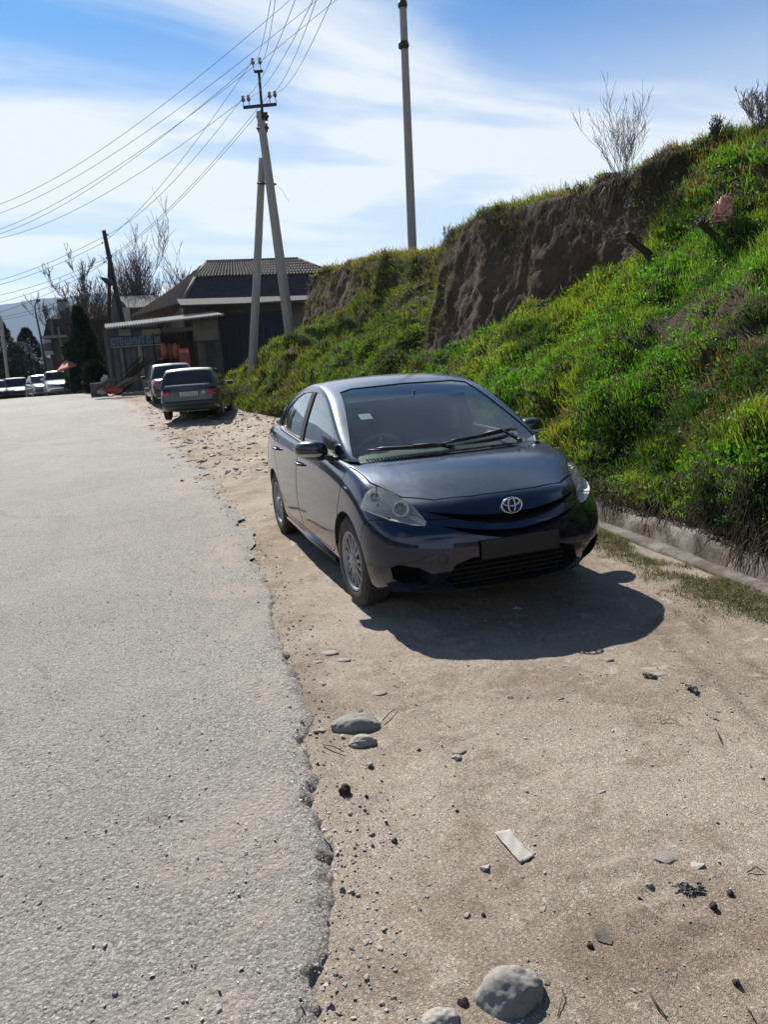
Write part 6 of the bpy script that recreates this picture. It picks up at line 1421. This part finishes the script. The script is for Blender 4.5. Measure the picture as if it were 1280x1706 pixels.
# shrubs on the bank
def on_bank(u, v, up=12):
    h = hill_hit(u, v); k = 0
    while h[0] is None and k < 40: v += 3; k += 1; h = hill_hit(u, v)
    return h[0] if h[0] is not None else at(u, v, 14)
GR = 'leafless shrubs on the crest of the bank'
p = on_bank(1042, 296); D0 = (p-Vector(CAM)).length; s = D0/1281
bare('bare_shrub', p, 128*s*.85, 1.15, 15, 'wide leafless shrub fanning up from the crest of the bank above the cliff', 'shrub', GR, 7, 0, (0, 0), 3, .009, M_PALET, .0022, False, (2, 4))
p = on_bank(1195, 232); bare('bare_shrub', p, .30, .8, 10, 'small round leafless shrub on the crest right of the fan-shaped shrub', 'shrub', GR, 8, 0, (0, 0), 3, .008, M_TWIG, .003, False, (4, 6))
p = on_bank(1268, 205); bare('bare_shrub', p, .62, .8, 12, 'dark leafless shrub at the top right corner of the bank', 'shrub', GR, 9, 0, (0, -.1), 3, .008, M_PALET, .0026, False, (3, 5))
for k, (u, v, h, lb) in enumerate(((750, 392, .5, 'small wispy dry plant at the left end of the near cliff top'), (965, 318, .5, 'wispy dry plant on the crest left of the fan-shaped shrub'), (1105, 270, .45, 'wispy dry plant on the crest right of the fan-shaped shrub'), (820, 362, .45, 'wispy dry plant above the middle of the near cliff'), (640, 440, .5, 'wispy dry plant on the far crest left of the tall pole'), (580, 455, .55, 'wispy dry plant near the left end of the far crest'), (1225, 220, .4, 'thin dry plant between the two shrubs at the upper right'))):
    p = on_bank(u, v); bare('dry_plant', p, h*.55, .9, 8, lb, 'plant', 'wispy dry plants along the crest', 60+k, 0, (0, 0), 2, .004, M_TWIG if k % 2 else M_PALET, .0028, False, (4, 6))
def stump(u0, v0, u1, v1, r, label, seed):
    p, n = hill_hit(u0, v0)[:2]; D = (p-Vector(CAM)).length/1281; root = place('tree_stump', label, 'stump', p); rg = random.Random(seed); tip = Vector((-.02, -.12, (v0-v1)*D*.95))+Vector(Rt)*((u1-u0)*D)
    tb_ = MB(); tb_.tube([Vector((0, .1, -.2)), Vector((0, .03, 0)), tip*.3+Vector((.02, .03, 0)), tip*.6+Vector((0, -.01, .01)), tip*.85, tip], [r*1.6, r*1.15, r*.85, r*.8, r*.95, r*.7], 11); tb_.v = [tuple(Vector(v)*(1+.0)+Vector((float(vnoise(v[0]*14, v[1]*14, v[2]*14, seed))*r*.35, float(vnoise(v[0]*14+5, v[1]*14, v[2]*14, seed))*r*.35, 0))) for v in tb_.v]; tb_.build('trunk', M_WOODD, root); b = MB()
    for k in range(34):
        a = rg.uniform(0, 2*PI); d = Vector((math.cos(a), math.sin(a), rg.uniform(-.3, 1.3))).normalized(); L = rg.uniform(.08, .5)*rg.random()+.06; q = tip*rg.uniform(.55, 1.0)+d*r*.4; pp = [q]
        for i in range(5): d = (d+Vector((rg.gauss(0, .35), rg.gauss(0, .35), rg.gauss(.05, .3)))).normalized(); q = q+d*L/4; pp.append(q)
        b.tube(pp, [.008, .006, .005, .004, .003, .002], 4, cap=False)
    b.build('shoots', M_TWIG, root, fix=False)
stump(1085, 435, 1062, 392, .060, 'dark cut stump with short shoots leaning out of the grass below the cliff end', 3)
stump(1196, 405, 1184, 372, .050, 'dark cut stump with twigs right beside the pinkish plastic bag', 4)
p, n, _ = hill_hit(1218, 368); D = (p-Vector(CAM)).length/1281
t = NT('thin_plastic'); d_ = t.n.new('ShaderNodeBsdfTranslucent'); t._set(d_.inputs[0], (.42, .24, .20)); f_ = t.n.new('ShaderNodeBsdfTransparent'); mx = t.n.new('ShaderNodeMixShader'); mx.inputs[0].default_value = .45; t.set(col=t.mix(t.noise(14, 5, .8), (.26, .14, .115), (.46, .34, .28)), rough=.35); t.l.new(t.b.outputs[0], mx.inputs[1]); t.l.new(d_.outputs[0], mx.inputs[2]); m2 = t.n.new('ShaderNodeMixShader'); m2.inputs[0].default_value = .18; t.l.new(mx.outputs[0], m2.inputs[1]); t.l.new(f_.outputs[0], m2.inputs[2]); t.l.new(m2.outputs[0], t.n['Material Output'].inputs['Surface'])
o = blob('plastic_bag', (.10, 24*D, 23*D), 12, t.m, p+Vector((.06, -.16, .10)), (0, .2, .3), sub=5, amp=.42, freq=1.9, ridged=True); tag(o, 'crumpled translucent pinkish plastic bag caught in the grass at the upper right', 'plastic bag')
# ================================================================ THE FAR HILLS
m = NT('far_hills'); m.set(col=m.mix(m.noise(.004, 5, .6), (.018, .032, .048), (.036, .050, .060)), rough=1, spec=0)
xs_ = np.linspace(-1, 1, 140)
def ridge(D, pts, depth, seed, name):
    us = np.linspace(-500, 1500, 200); vs = np.interp(us, [p[0] for p in pts], [p[1] for p in pts]); rows = []
    crest = np.array([at(u, v, D)[:] for u, v in zip(us, vs)]); crest[:, 2] += fbm(us*.02, us*0, o=4, seed=seed)*D*.006
    cx, cy_ = CAM[0], CAM[1]; dirs = crest[:, :2]-np.array([cx, cy_]); dirs /= np.linalg.norm(dirs, axis=1, keepdims=True)
    for k in range(16):
        f = k/15; q = crest.copy(); off = -depth*(1-f); q[:, 0] += dirs[:, 0]*off; q[:, 1] += dirs[:, 1]*off; base_ = -15; q[:, 2] = base_+(crest[:, 2]-base_)*(f**1.3)*(1+.10*fbm(us*.03, us*0+f*3, o=4, seed=seed+1)*(1-f)); rows.append(q)
    back = crest.copy(); back[:, 0] += dirs[:, 0]*depth; back[:, 1] += dirs[:, 1]*depth; back[:, 2] = -15; rows.append(back)
    V = np.stack(rows, 1); tag(link(name, mesh_np(name, V.reshape(-1, 3), grid_faces(len(us), V.shape[1], True), True), m.m), kind='structure')
ridge(4800, [(-500, 560), (-200, 530), (0, 508), (60, 497), (140, 490), (220, 488), (320, 500), (450, 520), (700, 540), (1500, 520)], 1500, 3, 'hills')
# ---- the air between
b = MB(); b.box((-2100, 0, 330), (12000, 11800, 1*2*(330+40))); hz = b.build('haze', None, None)
hm_ = bpy.data.materials.new('haze_air'); hm_.use_nodes = True; nt = hm_.node_tree
for n in list(nt.nodes): nt.nodes.remove(n)
pv = nt.nodes.new('ShaderNodeVolumePrincipled'); pv.inputs['Color'].default_value = (.60, .77, 1.0, 1); pv.inputs['Density'].default_value = .000075; pv.inputs['Anisotropy'].default_value = .2
oo = nt.nodes.new('ShaderNodeOutputMaterial'); nt.links.new(pv.outputs[0], oo.inputs['Volume']); hz.data.materials.append(hm_); hz['kind'] = 'stuff'

# ---- unseen foliage and a house, added to darken what the paint and glass mirror
p0_ = Vector((-20, -15.2, float(H(-20)))); hr = place('added_hedge', 'unseen dark foliage row added across the road to darken the car reflections', 'added_hedge', p0_); rg = np.random.default_rng(77); n = 26000
x = rg.uniform(-26, 34, n); yy = rg.normal(0, .45, n); z = rg.uniform(0, 1, n)**.8*(2.9+.7*fbm(x*.35, x*0, o=3, seed=5)); sz = rg.uniform(.08, .2, n)[:, None]; Pq = np.stack([x, yy, z], 1); d1 = rg.normal(0, 1, (n, 3)); d1 /= np.linalg.norm(d1, axis=1, keepdims=True); d2 = np.cross(d1, rg.normal(0, 1, (n, 3))); d2 /= np.linalg.norm(d2, axis=1, keepdims=True)
me = mesh_np('foliage', np.stack([Pq-d1*sz, Pq+d2*sz, Pq+d1*sz], 1).reshape(-1, 3), (np.arange(n)*3)[:, None]+np.array([[0, 1, 2]])); cc = np.array([.022, .036, .016])*rg.uniform(.5, 1.7, (n, 1)); ca = me.attributes.new('col', 'FLOAT_COLOR', 'POINT'); ca.data.foreach_set('color', np.repeat(np.concatenate([cc, np.ones((n, 1))], 1)[:, None], 3, 1).ravel().astype(np.float32)); link('foliage', me, M_CONIF, hr)
b = MB(); 
for k in range(16): b.tube([(-25+k*3.8, 0, -.3), (-25+k*3.8, .05, 1.4)], .06, 6)
b.build('stems', M_BARK, hr)
def added_house_behind():
    r = place('house', 'unseen brown house added behind the viewer to darken the car reflections', 'house', (24, 1, 0)); b = MB(); b.box((4, 0, 2.1), (8, 16, 4.4)); b.build('wall', M_BRICKB, r); b = MB(); corr(b, (-.6, -8.6, 4.2), (-.6, 8.6, 4.2), (4, 8.6, 6.0), (4, -8.6, 6.0), 60, 4, .03, .03, 2); corr(b, (8.6, 8.6, 4.2), (8.6, -8.6, 4.2), (4, -8.6, 6.0), (4, 8.6, 6.0), 60, 4, .03, .03, 2); b.build('roof', M_TILE, r, fix=False)
    for y in (-5, -1.5, 3, 6): b = MB(); b.box((-.03, y, 2.2), (.06, 1.3, 1.3)); b.build('window', M_GATE, r)
added_house_behind()
# ================================================================ STONES AND LITTER ON THE VERGE
def gp(u, v):
    d = Fw+(u-640)/FPX*Rt-(v-853)/FPX*Up; t = -CAM[2]/d[2]; p = CAM+d*t; p[2] = float(H(p[0])+dirt_relief(p[0], p[1])); return Vector(p)
def stone_mat(name, a, b):
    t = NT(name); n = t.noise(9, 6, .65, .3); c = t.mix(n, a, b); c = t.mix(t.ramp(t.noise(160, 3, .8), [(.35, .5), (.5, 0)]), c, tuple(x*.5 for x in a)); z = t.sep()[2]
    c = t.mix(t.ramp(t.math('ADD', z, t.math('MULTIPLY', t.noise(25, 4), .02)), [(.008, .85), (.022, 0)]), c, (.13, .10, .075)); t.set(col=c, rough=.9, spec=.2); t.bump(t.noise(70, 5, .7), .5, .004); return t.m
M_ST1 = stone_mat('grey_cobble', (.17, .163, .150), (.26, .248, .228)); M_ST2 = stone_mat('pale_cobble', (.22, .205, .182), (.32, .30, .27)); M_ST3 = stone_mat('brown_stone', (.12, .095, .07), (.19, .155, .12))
def stone(u, v, w, h, mat, label, seed, dep=.7, flat=None, name='stone', rz=0, amp=.24, grp='stones on the dirt verge'):
    p = gp(u, v); r = w/2; o = blob(name, (r*dep, r, h), seed, mat, p+Vector((0, 0, -h*.15)), (0, 0, rz+R_(-18)), sub=5, amp=amp, freq=1.5, flat=flat); tag(o, label, 'stone', grp); return o
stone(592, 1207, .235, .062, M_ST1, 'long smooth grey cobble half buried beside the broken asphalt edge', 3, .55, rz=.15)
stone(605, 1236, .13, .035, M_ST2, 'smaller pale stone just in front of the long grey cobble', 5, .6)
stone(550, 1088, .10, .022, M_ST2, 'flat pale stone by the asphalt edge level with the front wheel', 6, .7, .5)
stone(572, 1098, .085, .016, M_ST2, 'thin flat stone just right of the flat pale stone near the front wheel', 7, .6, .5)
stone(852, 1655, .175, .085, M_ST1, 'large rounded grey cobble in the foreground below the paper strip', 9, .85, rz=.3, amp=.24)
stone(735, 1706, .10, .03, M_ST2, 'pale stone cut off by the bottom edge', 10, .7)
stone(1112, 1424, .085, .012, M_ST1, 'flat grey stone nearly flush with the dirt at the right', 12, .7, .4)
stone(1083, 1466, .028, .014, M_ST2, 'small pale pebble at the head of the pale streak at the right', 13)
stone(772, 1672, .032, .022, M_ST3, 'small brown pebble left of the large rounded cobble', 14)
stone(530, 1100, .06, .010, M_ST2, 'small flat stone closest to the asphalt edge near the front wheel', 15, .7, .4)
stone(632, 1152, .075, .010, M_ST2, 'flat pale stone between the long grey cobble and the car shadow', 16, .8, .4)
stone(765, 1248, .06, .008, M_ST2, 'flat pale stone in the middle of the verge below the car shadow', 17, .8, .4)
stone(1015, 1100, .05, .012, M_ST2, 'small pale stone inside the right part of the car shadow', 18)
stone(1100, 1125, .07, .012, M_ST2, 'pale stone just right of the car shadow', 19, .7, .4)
M_CLOD = flatmat('dark_clod', (.022, .018, .015), .9, var=.4, scale=30)
for k, (u, v, w, lb) in enumerate(((575, 1326, .045, 'black lump lying on the dirt beside the asphalt edge'), (611, 1332, .014, 'tiny black crumb right of the black lump'), (657, 1398, .018, 'small black crumb left of the paper strip'), (762, 1351, .012, 'tiny black crumb above the paper strip'), (984, 1574, .018, 'small black crumb beside the dark damp spot'), (1190, 1508, .022, 'dark crumb at the right below the crumpled dark rag'), (1218, 1486, .02, 'dark oblong crumb near the right edge'), (1228, 1626, .018, 'black crumb near the lower right corner'), (806, 1522, .013, 'tiny black crumb above the large rounded cobble'))):
    o = blob('dirt_crumb', (w*.5, w*.5, w*.55), 40+k, M_CLOD, gp(u, v)+Vector((0, 0, w*.2)), (k, k*2, k), sub=3, amp=.4, freq=2); tag(o, lb, 'clod', 'dark crumbs scattered on the dirt')
# paper strip
c = [gp(825, 1389), gp(849, 1380), gp(891, 1426), gp(868, 1437)]; n, k_ = 14, 6; P = []
for i in range(n+1):
    for j in range(k_+1):
        f, g = i/n, j/k_; q = c[0].lerp(c[3], f).lerp(c[1].lerp(c[2], f), g); q = q+Vector((0, 0, .007+.0018*math.sin(i*1.1+j)+.0014*math.sin(j*2.3+i*.4))); P.append(q)
t = NT('crumpled_paper'); t.set(col=t.mix(t.noise(120, 3, .8), (.21, .20, .18), (.30, .29, .262)), rough=.8); t.bump(t.noise(60, 4, .7), .6, .003)
b = MB(); b.sheet(P, n+1, k_+1); o = b.build('paper_strip', t.m, None, fix=False); md = o.modifiers.new('t', 'SOLIDIFY'); md.thickness = .0025; tag(o, 'creased off-white strip of paper lying on the dirt in the foreground', 'paper')
# damp spot
M_DAMP = flatmat('damp_soil', (.055, .043, .034), .75, var=.2, scale=40); pc = gp(1005, 1556); P = [(0, 0, 0)]; nn = 28; rgd = random.Random(2)
for i in range(nn): a = 2*PI*i/nn; r = (1+.18*math.sin(3*a)+rgd.uniform(-.08, .08)); P.append((.030*r*math.cos(a), .021*r*math.sin(a), 0))
b = MB(); b.add([(x, y, float(dirt_relief(pc.x+x, pc.y+y))-pc.z+.004) for x, y, z in P], [(0, 1+i, 1+(i+1) % nn) for i in range(nn)], True); tag(b.build('damp_spot', M_DAMP, None, pc, fix=False), 'small dark oval damp spot on the dirt above the lower right corner', 'damp spot')
# twigs
M_TW2 = flatmat('dry_twig', (.15, .115, .085), .9, var=.3); M_TW3 = flatmat('dark_twig', (.035, .028, .022), .9)
for k, (pts_, r, mt, lb) in enumerate((([(538, 1241), (556, 1247), (573, 1253)], .004, M_TW2, 'short straight pale twig beside the small pale stone'), ([(638, 1200), (650, 1188), (661, 1177)], .0025, M_TW3, 'thin dark twig right of the long grey cobble'), ([(1084, 1649), (1092, 1668), (1112, 1690)], .003, M_TW3, 'thin curved dark twig near the bottom right'), ([(1192, 1213), (1197, 1226), (1203, 1240)], .003, M_TW3, 'short dark twig at the right below the car shadow'), ([(930, 1690), (938, 1660), (934, 1640)], .0018, M_TW2, 'thin pale stalk right of the large rounded cobble'), ([(1245, 1668), (1252, 1680), (1258, 1690)], .002, M_TW3, 'short dark twig in the lower right corner'), ([(1245, 1456), (1262, 1452), (1275, 1456)], .002, M_TW3, 'thin dark twig at the right edge'), ([(660, 1392), (656, 1400), (661, 1406)], .002, M_TW3, 'tiny bent twig left of the paper strip'), ([(1100, 1200), (1118, 1196), (1140, 1206)], .002, M_TW2, 'thin pale stalk lying right of the car shadow'))):
    b = MB(); b.tube([gp(u, v)+Vector((0, 0, r+.003+(.008 if i == 1 else 0))) for i, (u, v) in enumerate(pts_)], [r, r*.9, r*.5], 6); tag(b.build('twig', mt, None), lb, 'twig', 'twigs on the dirt verge')
# dark crumpled rags
M_RAG = flatmat('dark_rag', (.075, .080, .070), .8, var=.5, scale=30)
for k, (u, v, w, lb) in enumerate(((1145, 1478, .10, 'crumpled dark greenish rag pressed into the dirt at the right'), (1157, 1150, .09, 'crumpled dark scrap of plastic at the right below the curb'), (1085, 1128, .10, 'dark scrap lying at the right tip of the car shadow'))):
    P = []; p = gp(u, v); n = 25; rg = np.random.default_rng(k+5)
    for i in range(n):
        for j in range(n):
            x, y = (i/(n-1)-.5)*w*.6, (j/(n-1)-.5)*w; q = 1+.5*float(vnoise(i*.5, j*.5, seed=k)); P.append((x*q, y*q, .001+.012*abs(float(vnoise(i*.4+3, j*.4, seed=9+k)))+.004*float(vnoise(i*.9, j*.9, seed=k))+.002))
    b = MB(); b.sheet(P, n, n, False); me_ = b.mesh('rag', False); bm = bmesh.new(); bm.from_mesh(me_); kill = [f for f in bm.faces if math.hypot(f.calc_center_median().x/(w*.30), f.calc_center_median().y/(w*.5)) > .75+.75*float(vnoise(f.calc_center_median().x*38+9, f.calc_center_median().y*38, seed=k))]; bmesh.ops.delete(bm, geom=kill, context='FACES'); bm.to_mesh(me_); bm.free()
    tag(link('rag', me_, M_RAG, None, p, (0, 0, k)), lb, 'rag')
